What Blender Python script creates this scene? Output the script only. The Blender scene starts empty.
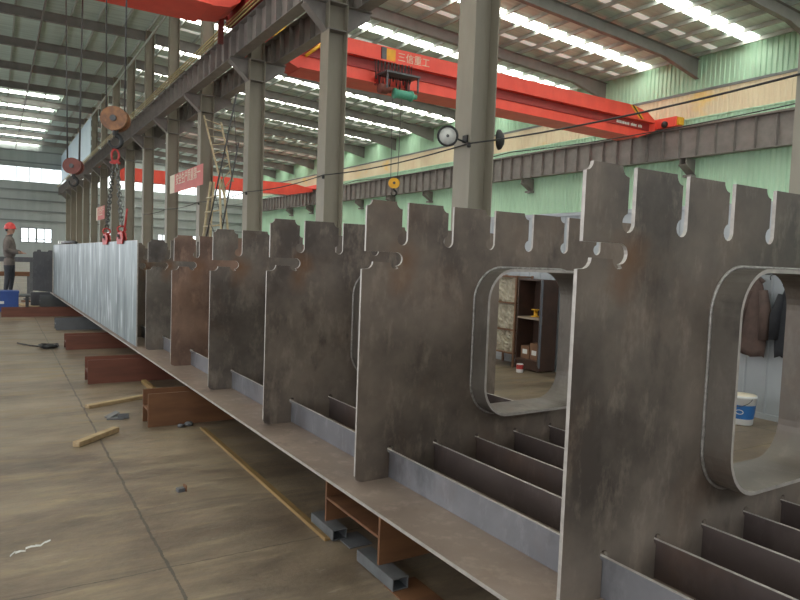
import bpy, bmesh, math, random
from mathutils import Vector, Matrix
from mathutils.geometry import tessellate_polygon
random.seed(7)
PI = math.pi
SC = bpy.context.scene
COL = SC.collection

# ------------------------------------------------------------------ materials
def new_mat(name):
    m = bpy.data.materials.new(name); m.use_nodes = True
    nt = m.node_tree; b = nt.nodes['Principled BSDF']
    return m, nt, b

def nd(nt, t, **kw):
    n = nt.nodes.new(t)
    for k, v in kw.items():
        setattr(n, k, v)
    return n

def mix(nt, fac, a, b, blend='MIX'):
    n = nd(nt, 'ShaderNodeMix', data_type='RGBA', blend_type=blend)
    for sock, v in ((n.inputs[0], fac), (n.inputs[6], a), (n.inputs[7], b)):
        if hasattr(v, 'is_linked') or hasattr(v, 'links'):
            nt.links.new(v, sock)
        elif isinstance(v, (int, float)):
            sock.default_value = v
        else:
            sock.default_value = (*v, 1)
    return n.outputs[2]

def noise(nt, scale, detail=4, rough=.55, vec=None, stretch=None, dist=0):
    n = nd(nt, 'ShaderNodeTexNoise'); n.inputs['Scale'].default_value = scale
    n.inputs['Detail'].default_value = detail; n.inputs['Roughness'].default_value = rough
    n.inputs['Distortion'].default_value = dist
    if vec is None:
        vec = nd(nt, 'ShaderNodeTexCoord').outputs['Object']
    if stretch:
        mp = nd(nt, 'ShaderNodeMapping'); mp.inputs['Scale'].default_value = stretch
        nt.links.new(vec, mp.inputs['Vector']); vec = mp.outputs['Vector']
    nt.links.new(vec, n.inputs['Vector'])
    return n.outputs['Fac']

def ramp(nt, val, lo, hi):
    n = nd(nt, 'ShaderNodeMapRange'); n.inputs[1].default_value = lo; n.inputs[2].default_value = hi
    nt.links.new(val, n.inputs[0]); return n.outputs[0]

def paint(name, c1, c2=None, scale=3, rough=.55, metal=0, lo=.35, hi=.68, stretch=None, bump=0, bscale=40):
    m, nt, b = new_mat(name)
    b.inputs['Roughness'].default_value = rough; b.inputs['Metallic'].default_value = metal
    if c2 is None:
        c2 = tuple(x*.82 for x in c1)
    f = ramp(nt, noise(nt, scale, 6, .6, stretch=stretch), lo, hi)
    nt.links.new(mix(nt, f, c1, c2), b.inputs['Base Color'])
    if bump:
        bp = nd(nt, 'ShaderNodeBump'); bp.inputs['Strength'].default_value = bump; bp.inputs['Distance'].default_value = .01
        nt.links.new(noise(nt, bscale, 4), bp.inputs['Height']); nt.links.new(bp.outputs[0], b.inputs['Normal'])
    return m

def emit(name, col, strength, stripes=None):
    m, nt, b = new_mat(name)
    b.inputs['Base Color'].default_value = (*col, 1)
    b.inputs['Roughness'].default_value = .5
    f = ramp(nt, noise(nt, 1.2, 3), .3, .7)
    c = mix(nt, f, col, tuple(x*.86 for x in col))
    nt.links.new(c, b.inputs['Emission Color'])
    b.inputs['Emission Strength'].default_value = strength
    return m

def steel(name, c1, c2, rust=(0.17, .075, .026), rust_amt=.0, rough=.5, metal=.35, stain=None):
    """hot rolled plate: mill scale clouds, fine scratches, optional rust"""
    m, nt, b = new_mat(name)
    b.inputs['Metallic'].default_value = metal
    f = ramp(nt, noise(nt, 1.6, 8, .62), .33, .7)
    c = mix(nt, f, c1, c2)
    f2 = ramp(nt, noise(nt, 9, 6, .7, stretch=(1, 1, .45)), .52, .78)
    f2m = nd(nt, 'ShaderNodeMath', operation='MULTIPLY'); nt.links.new(f2, f2m.inputs[0]); f2m.inputs[1].default_value = .55
    c = mix(nt, f2m.outputs[0], c, tuple(min(1, x*1.55) for x in c2))
    f3 = ramp(nt, noise(nt, 3.1, 5, .6, stretch=(1.4, 1, .7)), .60, .72)
    f3m = nd(nt, 'ShaderNodeMath', operation='MULTIPLY'); nt.links.new(f3, f3m.inputs[0]); f3m.inputs[1].default_value = .6
    c = mix(nt, f3m.outputs[0], c, tuple(x*.55 for x in c1))
    if rust_amt:
        f4 = ramp(nt, noise(nt, 2.2, 7, .65), .52, .75)
        fm = nd(nt, 'ShaderNodeMath', operation='MULTIPLY'); nt.links.new(f4, fm.inputs[0]); fm.inputs[1].default_value = rust_amt
        c = mix(nt, fm.outputs[0], c, rust)
    if stain:                                    # rust stain of its own shape near a flame-cut slot
        for (sx, sz, rad, amt) in stain:
            tc = nd(nt, 'ShaderNodeTexCoord').outputs['Object']
            sep = nd(nt, 'ShaderNodeSeparateXYZ'); nt.links.new(tc, sep.inputs[0])
            cmb = nd(nt, 'ShaderNodeCombineXYZ'); nt.links.new(sep.outputs[0], cmb.inputs[0]); nt.links.new(sep.outputs[2], cmb.inputs[2])
            ds = nd(nt, 'ShaderNodeVectorMath', operation='DISTANCE'); nt.links.new(cmb.outputs[0], ds.inputs[0]); ds.inputs[1].default_value = (sx, 0, sz)
            n2 = noise(nt, 7, 5, .6)
            ad = nd(nt, 'ShaderNodeMath', operation='MULTIPLY_ADD'); nt.links.new(n2, ad.inputs[0]); ad.inputs[1].default_value = rad*1.3; nt.links.new(ds.outputs['Value'], ad.inputs[2])
            g = ramp(nt, ad.outputs[0], rad*1.75, rad*.6)
            gm = nd(nt, 'ShaderNodeMath', operation='MULTIPLY'); nt.links.new(g, gm.inputs[0]); gm.inputs[1].default_value = amt
            c = mix(nt, gm.outputs[0], c, rust)
    nt.links.new(c, b.inputs['Base Color'])
    rr = nd(nt, 'ShaderNodeMapRange'); rr.inputs[3].default_value = rough-.1; rr.inputs[4].default_value = rough+.15
    nt.links.new(f, rr.inputs[0]); nt.links.new(rr.outputs[0], b.inputs['Roughness'])
    return m

M = {}
GB = (2.8, 8.0, .345)                # base of the girder segment in its own frame
def dstain(T): return [(2.02-GB[0], T-.33-GB[2], .12, .75), (1.99-GB[0], T-.45-GB[2], .09, .5)]
M['edge'] = paint('flame_cut_edge', (.50, .46, .42), (.36, .33, .30), 20, .45, .3)
M['rib'] = steel('flat_bar_steel', (.15, .15, .165), (.25, .248, .262), rust_amt=.25, rough=.42, metal=.4)
M['ribdark'] = steel('primed_flat_bar', (.075, .056, .052), (.12, .092, .085), rust_amt=.3, rough=.45, metal=.2)
M['plate'] = steel('bottom_plate_steel', (.19, .14, .112), (.31, .24, .195), rust_amt=.3, rough=.5, metal=.25)
M['collar'] = steel('collar_steel', (.115, .10, .085), (.20, .175, .148), rust_amt=.25, rough=.42, metal=.35)
M['weld'] = paint('weld_bead', (.42, .40, .37), (.22, .2, .18), 40, .4, .5)
M['sideplate'] = None
M['darkpanel'] = steel('dark_panel_steel', (.075, .075, .085), (.12, .118, .125), rough=.5)
M['redprimer'] = paint('red_primer', (.17, .058, .034), (.105, .036, .022), 2.5, .55, 0, stretch=(.5, 3, 3))
M['rustbeam'] = paint('rusted_beam', (.19, .085, .035), (.115, .048, .022), 4, .6, 0, stretch=(.4, 2, 2))
M['greybeam'] = paint('grey_beam', (.13, .135, .14), (.09, .09, .095), 3, .55)
M['tube'] = paint('galvanised_tube', (.19, .20, .205), (.12, .122, .128), 6, .4, .4)
M['dark'] = paint('dark_void', (.012, .011, .01), rough=.8)
M['wood'] = paint('pale_timber', (.44, .32, .18), (.29, .20, .10), 5, .7, stretch=(.6, 6, 6))
M['batten'] = paint('yellow_brown_batten', (.30, .19, .07), (.20, .12, .045), 5, .6, stretch=(6, .6, 6))
M['column'] = paint('column_paint', (.29, .262, .205), (.24, .215, .168), 1.5, .5, stretch=(1, 1, .3))
M['girderpaint'] = paint('runway_paint', (.25, .225, .21), (.19, .172, .162), 2, .55)
M['rail'] = paint('rail_steel', (.30, .28, .25), (.2, .18, .16), 6, .4, .5)
M['conductor'] = paint('yellow_conductor', (.47, .38, .17), (.40, .32, .14), 5, .5)
M['rafter'] = paint('rafter_paint', (.235, .225, .21), (.19, .18, .17), 1.5, .55)
M['purlin'] = paint('purlin_paint', (.46, .50, .46), (.38, .415, .38), 2, .55)
M['roof'] = paint('roof_foil', (.68, .82, .77), (.50, .62, .58), 1.1, .5, .1, stretch=(.3, 3, 1))
M['cranered'] = paint('crane_red', (.90, .105, .07), (.78, .08, .055), 1.2, .45, stretch=(1, 1, .4))
M['cranedark'] = paint('crane_dark_red', (.36, .03, .028), (.28, .024, .024), 2, .5)
M['yellow'] = paint('signal_yellow', (.85, .46, .03), (.72, .36, .02), 4, .5)
M['orange'] = paint('hook_orange', (.36, .16, .06), (.15, .07, .04), 9, .55)
M['maroon'] = paint('hook_maroon', (.20, .055, .04), (.13, .035, .028), 7, .55)
M['black'] = paint('black_rubber', (.022, .022, .022), (.014, .014, .014), 5, .55)
M['rope'] = paint('wire_rope', (.10, .10, .105), (.07, .07, .07), 30, .5, .3)
M['chain'] = paint('chain_steel', (.16, .165, .15), (.09, .09, .085), 20, .45, .4)
M['clampred'] = paint('clamp_red', (.52, .05, .045), (.36, .035, .03), 10, .5)
M['teal'] = paint('motor_green', (.10, .40, .28), (.07, .30, .21), 6, .5)
M['bannerred'] = paint('banner_red', (.70, .20, .18), (.60, .16, .15), 1, .6)
M['cream'] = paint('cream_lettering', (.82, .74, .58), (.74, .66, .5), 4, .6)
M['offwhite'] = paint('offwhite', (.72, .72, .69), (.62, .62, .6), 4, .6)
M['panelwhite'] = paint('white_partition', (.40, .42, .43), (.31, .33, .34), 1.2, .5)
M['bamboo'] = paint('pale_pole', (.55, .46, .30), (.42, .34, .2), 6, .6)
M['blue'] = paint('blue_paint', (.03, .075, .27), (.022, .055, .2), 3, .5)
M['bluelabel'] = paint('blue_label', (.03, .16, .42), (.025, .12, .35), 3, .4)
M['coatbrown'] = paint('brown_cloth', (.105, .068, .055), (.07, .045, .038), 9, .9)
M['coatblack'] = paint('black_cloth', (.022, .023, .027), (.014, .014, .017), 9, .9)
M['cabinet'] = paint('brown_cabinet', (.085, .045, .03), (.05, .028, .02), 4, .5)
M['shelf'] = paint('shelf_edge', (.38, .30, .22), (.28, .21, .15), 5, .6)
M['carton'] = paint('carton', (.23, .12, .065), (.16, .08, .045), 6, .7)
M['film'] = paint('dusty_film', (.42, .37, .27), (.22, .185, .125), 5, .35, 0, bump=.9, bscale=14)
M['greymetal'] = paint('grey_sheet_metal', (.115, .12, .135), (.085, .09, .1), 3, .45, .2)
M['jacket'] = paint('work_jacket', (.17, .14, .125), (.12, .10, .09), 9, .85)
M['trousers'] = paint('work_trousers', (.05, .052, .06), (.035, .036, .042), 9, .85)
M['skin'] = paint('skin', (.45, .25, .18), (.4, .22, .155), 8, .55)
M['boots'] = paint('boots', (.03, .025, .02), rough=.6)
M['hair'] = paint('hair', (.012, .01, .01), rough=.6)
M['helmet'] = paint('helmet_red', (.62, .055, .05), (.55, .045, .042), 3, .35)
M['backwall'] = paint('back_wall_sheet', (.42, .455, .445), (.36, .395, .385), .4, .6, stretch=(3, 1, .3))
M['girt'] = paint('girt_paint', (.23, .25, .25), (.2, .215, .215), 2, .6)
M['greenwall'] = paint('green_sheet', (.52, .76, .565), (.45, .69, .50), .35, .5, stretch=(1, 2, .25))
M['bluepanel'] = paint('pale_blue_sheet', (.50, .62, .74), (.44, .56, .68), .5, .5)
M['skylight'] = emit('skylight_sheet', (1.0, .985, .90), 8.0)
M['dimskylight'] = emit('soiled_skylight_sheet', (.80, .80, .74), .3)  # weak glow put in for the faint lit patches near the rafters
M['winwhite'] = emit('daylit_window', (.92, .98, 1.0), 1.25)
M['screen'] = paint('lamp_glass', (.62, .62, .58), (.5, .5, .47), 6, .25)

def white_plate_mat():
    m, nt, b = new_mat('bare_bright_plate')
    b.inputs['Roughness'].default_value = .42; b.inputs['Metallic'].default_value = .25
    f = ramp(nt, noise(nt, 2.2, 6, .6, stretch=(1, 1.5, .3)), .36, .64)
    c = mix(nt, f, (.12, .155, .165), (.31, .365, .375))
    f2 = ramp(nt, noise(nt, 5.5, 5, .6, stretch=(1, 1.2, .25)), .56, .66)
    g = nd(nt, 'ShaderNodeMath', operation='MULTIPLY'); nt.links.new(f2, g.inputs[0]); g.inputs[1].default_value = .65
    c = mix(nt, g.outputs[0], c, (.66, .71, .74))
    nt.links.new(c, b.inputs['Base Color'])
    return m
M['sideplate'] = white_plate_mat()

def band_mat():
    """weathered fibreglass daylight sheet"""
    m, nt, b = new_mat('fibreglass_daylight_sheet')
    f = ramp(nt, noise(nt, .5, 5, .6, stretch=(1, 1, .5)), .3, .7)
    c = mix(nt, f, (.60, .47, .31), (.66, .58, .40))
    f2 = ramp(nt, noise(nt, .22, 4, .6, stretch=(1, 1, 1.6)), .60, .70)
    c = mix(nt, f2, c, (.70, .50, .20))  # golden sunlight patches painted into both base colour and glow
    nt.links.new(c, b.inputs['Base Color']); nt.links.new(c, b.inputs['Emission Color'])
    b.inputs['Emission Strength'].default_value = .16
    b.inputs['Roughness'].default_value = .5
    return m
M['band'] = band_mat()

def floor_mat():
    m, nt, b = new_mat('worn_concrete')
    tc = nd(nt, 'ShaderNodeTexCoord').outputs['Object']
    f = ramp(nt, noise(nt, .8, 9, .68, tc, stretch=(.7, 1.3, 1)), .36, .64)
    c = mix(nt, f, (.088, .062, .042), (.25, .192, .128))
    f2 = ramp(nt, noise(nt, 1.7, 9, .72, tc, stretch=(.6, 2.8, 1)), .50, .68)
    g = nd(nt, 'ShaderNodeMath', operation='MULTIPLY'); nt.links.new(f2, g.inputs[0]); g.inputs[1].default_value = .6
    c = mix(nt, g.outputs[0], c, (.385, .305, .19))
    f3 = ramp(nt, noise(nt, 1.3, 9, .7, tc, stretch=(.5, 2.2, 1), dist=.7), .53, .66)
    g = nd(nt, 'ShaderNodeMath', operation='MULTIPLY'); nt.links.new(f3, g.inputs[0]); g.inputs[1].default_value = .55
    c = mix(nt, g.outputs[0], c, (.062, .044, .036))
    f4 = ramp(nt, noise(nt, 22, 5, .75, tc), .58, .68)
    g = nd(nt, 'ShaderNodeMath', operation='MULTIPLY'); nt.links.new(f4, g.inputs[0]); g.inputs[1].default_value = .4
    c = mix(nt, g.outputs[0], c, (.12, .10, .085))
    # pale scuffs
    f5 = ramp(nt, noise(nt, 3.4, 9, .75, tc, stretch=(.7, 3.5, 1)), .62, .70)
    g = nd(nt, 'ShaderNodeMath', operation='MULTIPLY'); nt.links.new(f5, g.inputs[0]); g.inputs[1].default_value = .45
    c = mix(nt, g.outputs[0], c, (.50, .46, .38))
    # sawn joints every few metres, chipped and filled with dirt
    sep = nd(nt, 'ShaderNodeSeparateXYZ'); nt.links.new(tc, sep.inputs[0])
    wob = noise(nt, 4.5, 7, .75, tc)
    wid = noise(nt, 6, 4, .7, tc)
    for idx, off, period, wd in ((0, .745, 6.0, .0155), (1, 3.345, 6.5, .008)):
        a = nd(nt, 'ShaderNodeMath', operation='MULTIPLY_ADD'); nt.links.new(wob, a.inputs[0]); a.inputs[1].default_value = .05
        nt.links.new(sep.outputs[idx], a.inputs[2])
        s = nd(nt, 'ShaderNodeMath', operation='ADD'); nt.links.new(a.outputs[0], s.inputs[0]); s.inputs[1].default_value = -off-.025+period/2+period*20
        md = nd(nt, 'ShaderNodeMath', operation='MODULO'); nt.links.new(s.outputs[0], md.inputs[0]); md.inputs[1].default_value = period
        d = nd(nt, 'ShaderNodeMath', operation='SUBTRACT'); nt.links.new(md.outputs[0], d.inputs[0]); d.inputs[1].default_value = period/2
        ab = nd(nt, 'ShaderNodeMath', operation='ABSOLUTE'); nt.links.new(d.outputs[0], ab.inputs[0])
        wm = nd(nt, 'ShaderNodeMath', operation='MULTIPLY'); nt.links.new(wid, wm.inputs[0]); wm.inputs[1].default_value = wd
        lt = nd(nt, 'ShaderNodeMath', operation='LESS_THAN'); nt.links.new(ab.outputs[0], lt.inputs[0]); nt.links.new(wm.outputs[0], lt.inputs[1])
        g = nd(nt, 'ShaderNodeMath', operation='MULTIPLY'); nt.links.new(lt.outputs[0], g.inputs[0]); g.inputs[1].default_value = .8
        c = mix(nt, g.outputs[0], c, (.05, .04, .032))
    nt.links.new(c, b.inputs['Base Color'])
    rr = nd(nt, 'ShaderNodeMapRange'); rr.inputs[3].default_value = .42; rr.inputs[4].default_value = .7
    nt.links.new(f2, rr.inputs[0]); nt.links.new(rr.outputs[0], b.inputs['Roughness'])
    bp = nd(nt, 'ShaderNodeBump'); bp.inputs['Strength'].default_value = .25; bp.inputs['Distance'].default_value = .01
    nt.links.new(noise(nt, 30, 5, .6, tc), bp.inputs['Height']); nt.links.new(bp.outputs[0], b.inputs['Normal'])
    return m
M['floor'] = floor_mat()

# ------------------------------------------------------------------ mesh builder
BASE = {}
class MB:
    def __init__(s): s.v = []; s.f = []; s.m = []; s.sm = []
    def add(s, vs, fs, mi=0, smooth=False):
        o = len(s.v); s.v += [tuple(x) for x in vs]
        for f in fs:
            s.f.append(tuple(i+o for i in f)); s.m.append(mi); s.sm.append(smooth)
        return s
    def box(s, x0, x1, y0, y1, z0, z1, mi=0):
        vs = [(x0,y0,z0),(x1,y0,z0),(x1,y1,z0),(x0,y1,z0),(x0,y0,z1),(x1,y0,z1),(x1,y1,z1),(x0,y1,z1)]
        return s.add(vs, [(0,3,2,1),(4,5,6,7),(0,1,5,4),(1,2,6,5),(2,3,7,6),(3,0,4,7)], mi)
    def obox(s, c, ax, ay, az, mi=0):
        c = Vector(c); ax, ay, az = Vector(ax), Vector(ay), Vector(az)
        vs = [c+i*ax+j*ay+k*az for k in (-1,1) for i,j in ((-1,-1),(1,-1),(1,1),(-1,1))]
        return s.add(vs, [(0,3,2,1),(4,5,6,7),(0,1,5,4),(1,2,6,5),(2,3,7,6),(3,0,4,7)], mi)
    def path(s, pts, r, n=8, mi=0, closed=False, cap=True):
        pts = [Vector(p) for p in pts]; N = len(pts); rings = []
        up = None
        for i, p in enumerate(pts):
            a = pts[(i-1) % N] if (closed or i > 0) else p
            b = pts[(i+1) % N] if (closed or i < N-1) else p
            t = (b-a).normalized()
            if up is None:
                up = Vector((0,0,1)) if abs(t.z) < .9 else Vector((1,0,0))
            u = (up - t*up.dot(t)).normalized(); w = t.cross(u); up = u
            rr = r[i] if isinstance(r, (list, tuple)) else r
            rings.append([p + rr*(math.cos(2*PI*k/n)*u + math.sin(2*PI*k/n)*w) for k in range(n)])
        vs = [q for rg in rings for q in rg]; fs = []
        for i in range(N if closed else N-1):
            j = (i+1) % N
            for k in range(n):
                fs.append((i*n+k, i*n+(k+1) % n, j*n+(k+1) % n, j*n+k))
        s.add(vs, fs, mi, n > 4)
        if cap and not closed:
            s.add(rings[0], [tuple(range(n))[::-1]], mi); s.add(rings[-1], [tuple(range(n))], mi)
        return s
    def tube(s, a, b, r, n=8, mi=0): return s.path([a, b], r, n, mi)
    def lathe(s, prof, c, n=20, mi=0, axis='Z'):
        def P(r, h, a):
            x, y = r*math.cos(a), r*math.sin(a)
            if axis == 'Z': return (c[0]+x, c[1]+y, c[2]+h)
            if axis == 'Y': return (c[0]+y, c[1]+h, c[2]+x)
            return (c[0]+h, c[1]+x, c[2]+y)
        vs = []; fs = []
        for r, h in prof:
            vs += [P(max(r, 1e-5), h, 2*PI*k/n) for k in range(n)]
        for i in range(len(prof)-1):
            for k in range(n):
                fs.append((i*n+k, i*n+(k+1) % n, (i+1)*n+(k+1) % n, (i+1)*n+k))
        return s.add(vs, fs, mi, True)
    def prism(s, outer, a0, a1, axis='Y', holes=(), mi=0, mside=None):
        """2-D outline (with holes) extruded along an axis; outline coordinates are the other two axes in order"""
        loops = [list(outer)] + [list(h) for h in holes]
        def P(q, a):
            if axis == 'Y': return (q[0], a, q[1])
            if axis == 'X': return (a, q[0], q[1])
            return (q[0], q[1], a)
        tri = tessellate_polygon([[Vector((p[0], p[1], 0)) for p in l] for l in loops])
        flat = [p for l in loops for p in l]; n = len(flat)
        s.add([P(p, a0) for p in flat] + [P(p, a1) for p in flat], [tuple(t) for t in tri] + [tuple(i+n for i in t[::-1]) for t in tri], mi)
        ms = mi if mside is None else mside
        for l in loops:
            k = len(l)
            if callable(ms):
                for i in range(k):
                    a, b = l[i], l[(i+1) % k]
                    s.add([P(a, a0), P(b, a0), P(b, a1), P(a, a1)], [(0, 1, 2, 3)], ms((a[0]+b[0])/2, (a[1]+b[1])/2))
            else:
                s.add([P(p, a0) for p in l] + [P(p, a1) for p in l], [(i, (i+1) % k, (i+1) % k+k, i+k) for i in range(k)], ms)
        return s
    def build(s, name, mats, parent=None, base=(0,0,0), bevel=0, recalc=True):
        if not isinstance(mats, (list, tuple)): mats = [mats]
        if parent is not None: base = BASE[parent.name]
        bx = Vector(base)
        me = bpy.data.meshes.new(name)
        me.from_pydata([Vector(p)-bx for p in s.v], [], s.f)
        for m in mats: me.materials.append(m)
        me.polygons.foreach_set('material_index', s.m)
        me.polygons.foreach_set('use_smooth', s.sm)
        bm = bmesh.new(); bm.from_mesh(me)
        bmesh.ops.remove_doubles(bm, verts=bm.verts, dist=1e-5)
        if recalc: bmesh.ops.recalc_face_normals(bm, faces=bm.faces)
        bm.to_mesh(me); bm.free()
        o = bpy.data.objects.new(name, me); COL.objects.link(o)
        if parent is not None:
            o.parent = parent
        else:
            o.location = bx
        BASE[o.name] = tuple(base)
        if bevel:
            md = o.modifiers.new('bevel', 'BEVEL'); md.width = bevel; md.segments = 2; md.limit_method = 'ANGLE'
        return o

def tag(o, label, cat=None, group=None, kind=None):
    if label: o['label'] = label
    if cat: o['category'] = cat
    if group: o['group'] = group
    if kind: o['kind'] = kind
    return o

def thing(name, label, cat, base, group=None):
    o = bpy.data.objects.new(name, None); COL.objects.link(o)
    o.location = base; o.empty_display_size = .2
    BASE[o.name] = tuple(base)
    return tag(o, label, cat, group)

def dup(root, off, label=None, group=None):
    """a copy of a thing with copies of its parts and sub-parts, moved by off"""
    r = root.copy(); COL.objects.link(r); r.location = Vector(root.location)+Vector(off)
    BASE[r.name] = tuple(r.location)
    if label: r['label'] = label
    if group: r['group'] = group
    for ch in root.children:
        c = ch.copy(); COL.objects.link(c); c.parent = r; BASE[c.name] = BASE[r.name]
        for g in ch.children:
            d = g.copy(); COL.objects.link(d); d.parent = c; BASE[d.name] = BASE[r.name]
    return r

ORD = ['first', 'second', 'third', 'fourth', 'fifth', 'sixth', 'seventh', 'eighth', 'ninth', 'tenth', 'eleventh', 'twelfth', 'thirteenth', 'fourteenth', 'fifteenth', 'sixteenth']

def arc(cx, cz, r, a0, a1, n=6):
    return [(cx+r*math.cos(math.radians(a0+(a1-a0)*i/n)), cz+r*math.sin(math.radians(a0+(a1-a0)*i/n))) for i in range(n+1)]

def rrect(x0, x1, z0, z1, r, n=8):
    return arc(x1-r, z0+r, r, -90, 0, n) + arc(x1-r, z1-r, r, 0, 90, n) + arc(x0+r, z1-r, r, 90, 180, n) + arc(x0+r, z0+r, r, 180, 270, n)

def text_mesh(name, body, size, mat, parent, loc, rot, extrude=.004, base=None):
    cu = bpy.data.curves.new(name, 'FONT'); cu.body = body; cu.size = size; cu.extrude = extrude; cu.align_x = 'CENTER'; cu.align_y = 'CENTER'
    t = bpy.data.objects.new(name, cu); COL.objects.link(t)
    bpy.context.view_layer.update()
    me = bpy.data.meshes.new_from_object(t.evaluated_get(bpy.context.evaluated_depsgraph_get()))
    bpy.data.objects.remove(t)
    me.materials.clear(); me.materials.append(mat)
    o = bpy.data.objects.new(name, me); COL.objects.link(o)
    bs = Vector(BASE[parent.name])
    me.transform(Matrix.Translation(Vector(loc)-bs) @ rot.to_4x4())
    o.parent = parent; BASE[o.name] = tuple(bs)
    return o

# ------------------------------------------------------------------ setting
def structure(o, label=None):
    o['kind'] = 'structure'
    if label: o['label'] = label
    return o

XR, YB = 36.0, 108.0                     # right wall, back wall
ROWS = [4.15+7*k for k in range(15)]      # column rows
structure(MB().box(-14.15, 42, -12.15, 115, -.1, 0).build('floor', M['floor']), 'worn brown grey concrete workshop floor with sawn joints')

gm = MB(); gm.box(-60, -14.15, -60, 125, -.1, 0); gm.box(-14.15, 42, -60, -12.15, -.1, 0)  # unseen pale ground, added to bounce light up to the roof
structure(gm.build('ground', paint('pale_yard_concrete', (.62, .60, .56), (.55, .53, .49), .5, .7)), 'pale concrete yard outside the open sides of the workshop')

def roof_z(x): return 14.45+(36-x)*.06 if x > 9 else 15.95
roof = MB()
roof.prism([(-14, 15.95), (9, 16.07), (36.3, 14.43), (36.3, 14.5), (9, 16.14), (-14, 16.02)], -12, YB+.3, 'Y')
ceil = structure(roof.build('ceiling', M['roof'], base=(9, 40, 16)), 'grey sheeted workshop roof with purlins and rows of bright skylights')
x = -12.5
while x < 36:
    z = (14.45+(36-x)*.06) if x >= 9 else 15.95+(x+14)*.12/23
    MB().box(x-.05, x+.05, -12, YB, z-.22, z-.012).build('purlin', M['purlin'], ceil)
    x += 1.5
for k in range(-1, 15):
    yc = ROWS[0]+7*k+3.5
    if yc < YB-1:
        m = MB()
        m.prism([(9.6, roof_z(9.6)-.012), (35.6, roof_z(35.6)-.012), (35.6, roof_z(35.6)-.03), (9.6, roof_z(9.6)-.03)], yc-.45, yc+.45, 'Y')
        m.build('skylight_sheet', M['skylight'], ceil)
        m = MB()
        m.prism([(9.6, roof_z(9.6)-.012), (35.6, roof_z(35.6)-.012), (35.6, roof_z(35.6)-.03), (9.6, roof_z(9.6)-.03)], yc+2.0, yc+2.4, 'Y')
        tag(m.build('skylight_sheet', M['dimskylight'], ceil), 'dull soiled skylight sheet')  # no skylight here, a weak glow standing in for faint lit patches
        if yc > 68 or yc < 30:
            y0 = yc+1.9 if yc > 68 else yc-.45
            MB().box(-13.5, 8.2 if yc < 30 else 5.2, y0, y0+.6, 15.92, 15.945).build('skylight_sheet', M['skylight'], ceil)  # strips nearest the camera are unseen, added for light from above

# right wall: green corrugated sheets, fibreglass band, flashing
def corrugated(y0, y1, z0, z1, x, pitch=.3, d=.055):
    m = MB(); pts = []; y = y0
    while y < y1:
        for dy, dx in ((0, 0), (.11, 0), (.15, d), (.26, d)):
            pts.append((x-dx, y+dy))
        y += pitch
    vs = [(px, py, z) for z in (z0, z1) for px, py in pts]; n = len(pts)
    m.add(vs, [(i, i+1, n+i+1, n+i) for i in range(n-1)])
    m.box(x+.02, x+.06, y0, y1, z0, z1)
    return m
wr = structure(corrugated(-11.5, YB, 0, 10.75, XR).build('wall_right', M['greenwall'], base=(XR, 40, 0)), 'green corrugated sheet side wall')
corrugated(-11.5, YB, 12.38, 14.45, XR).build('upper_sheets', M['greenwall'], wr)
m = MB(); m.box(XR-.10, XR-.03, -11.5, YB, 12.28, 12.42); m.build('flashing', M['girt'], wr)
m = MB(); m.box(XR-.09, XR-.03, -11.5, YB, 10.72, 10.8); m.build('sill_flashing', M['greenwall'], wr)
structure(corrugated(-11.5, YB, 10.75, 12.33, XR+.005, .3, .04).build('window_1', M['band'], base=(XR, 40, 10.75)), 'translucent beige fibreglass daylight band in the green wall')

# back wall
bw = MB()
bw.box(-14, XR, YB, YB+.15, 0, 2.1); bw.box(-14, XR, YB, YB+.15, 4.2, 10.7); bw.box(-14, XR, YB, YB+.15, 12.7, 16.1)
wins = [(3.0, 6.9), (14.2, 17.2), (21.6, 24.4), (25.6, 28.2)]
edges = [-14] + [e for w in wins for e in w] + [XR]
for i in range(0, len(edges), 2): bw.box(edges[i], edges[i+1], YB, YB+.15, 2.1, 4.2)
bk = structure(bw.build('wall_back', M['backwall'], base=(9, YB, 0)), 'grey sheeted end wall with horizontal girts')
for z in (5.2, 6.6, 8.1, 9.5, 13.4, 15.0):
    MB().box(-14, XR, YB-.2, YB, z-.09, z+.09).build('girt', M['girt'], bk)
w = structure(MB().box(-14, XR, YB+.06, YB+.1, 10.7, 12.7).build('window_2', M['winwhite'], base=(9, YB, 10.7)), 'long white daylight band high in the end wall')
m = MB(); x = -13
while x < XR: m.box(x-.04, x+.04, YB-.02, YB+.05, 10.7, 12.7); x += 1.55
m.build('window_frame', M['girt'], w)
for i, (a, b) in enumerate(wins):
    w = structure(MB().box(a, b, YB+.06, YB+.1, 2.1, 4.2).build('window_%d' % (i+3), M['winwhite'], base=((a+b)/2, YB, 2.1)), 'low daylit window in the end wall')
    m = MB(); n = 4
    for k in range(n+1):
        xx = a+(b-a)*k/n; m.box(xx-.06, xx+.06, YB-.02, YB+.05, 2.1, 4.2)
    m.box(a, b, YB-.02, YB+.05, 2.1, 2.2); m.box(a, b, YB-.02, YB+.05, 4.1, 4.2); m.box((a+b)/2-.12, (a+b)/2+.12, YB-.03, YB+.05, 2.1, 4.2)
    m.box(a, b, YB-.02, YB+.05, 2.55, 2.65)
    m.build('window_frame', M['girt'], w)
fw = MB(); fw.box(-14, XR, -12.15, -12, 0, 7.0); fw.box(-14, XR, -12.15, -12, 12.5, 16.4)  # unseen wall added to cut low light; its high band lights the plates
structure(fw.build('wall_front', M['backwall'], base=(9, -12, 0)), 'grey sheeted end wall with a wide open daylight band, behind the viewpoint')
lw = MB(); lw.box(-14.15, -14, -12, YB, 0, .9); lw.box(-14.15, -14, -12, YB, 8.5, 16.1)  # unseen wall, opening placed to light the side plate and roof
structure(lw.build('wall_far_left', M['backwall'], base=(-14, 40, 0)), 'grey sheeted side wall with a long open daylight band')
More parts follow.
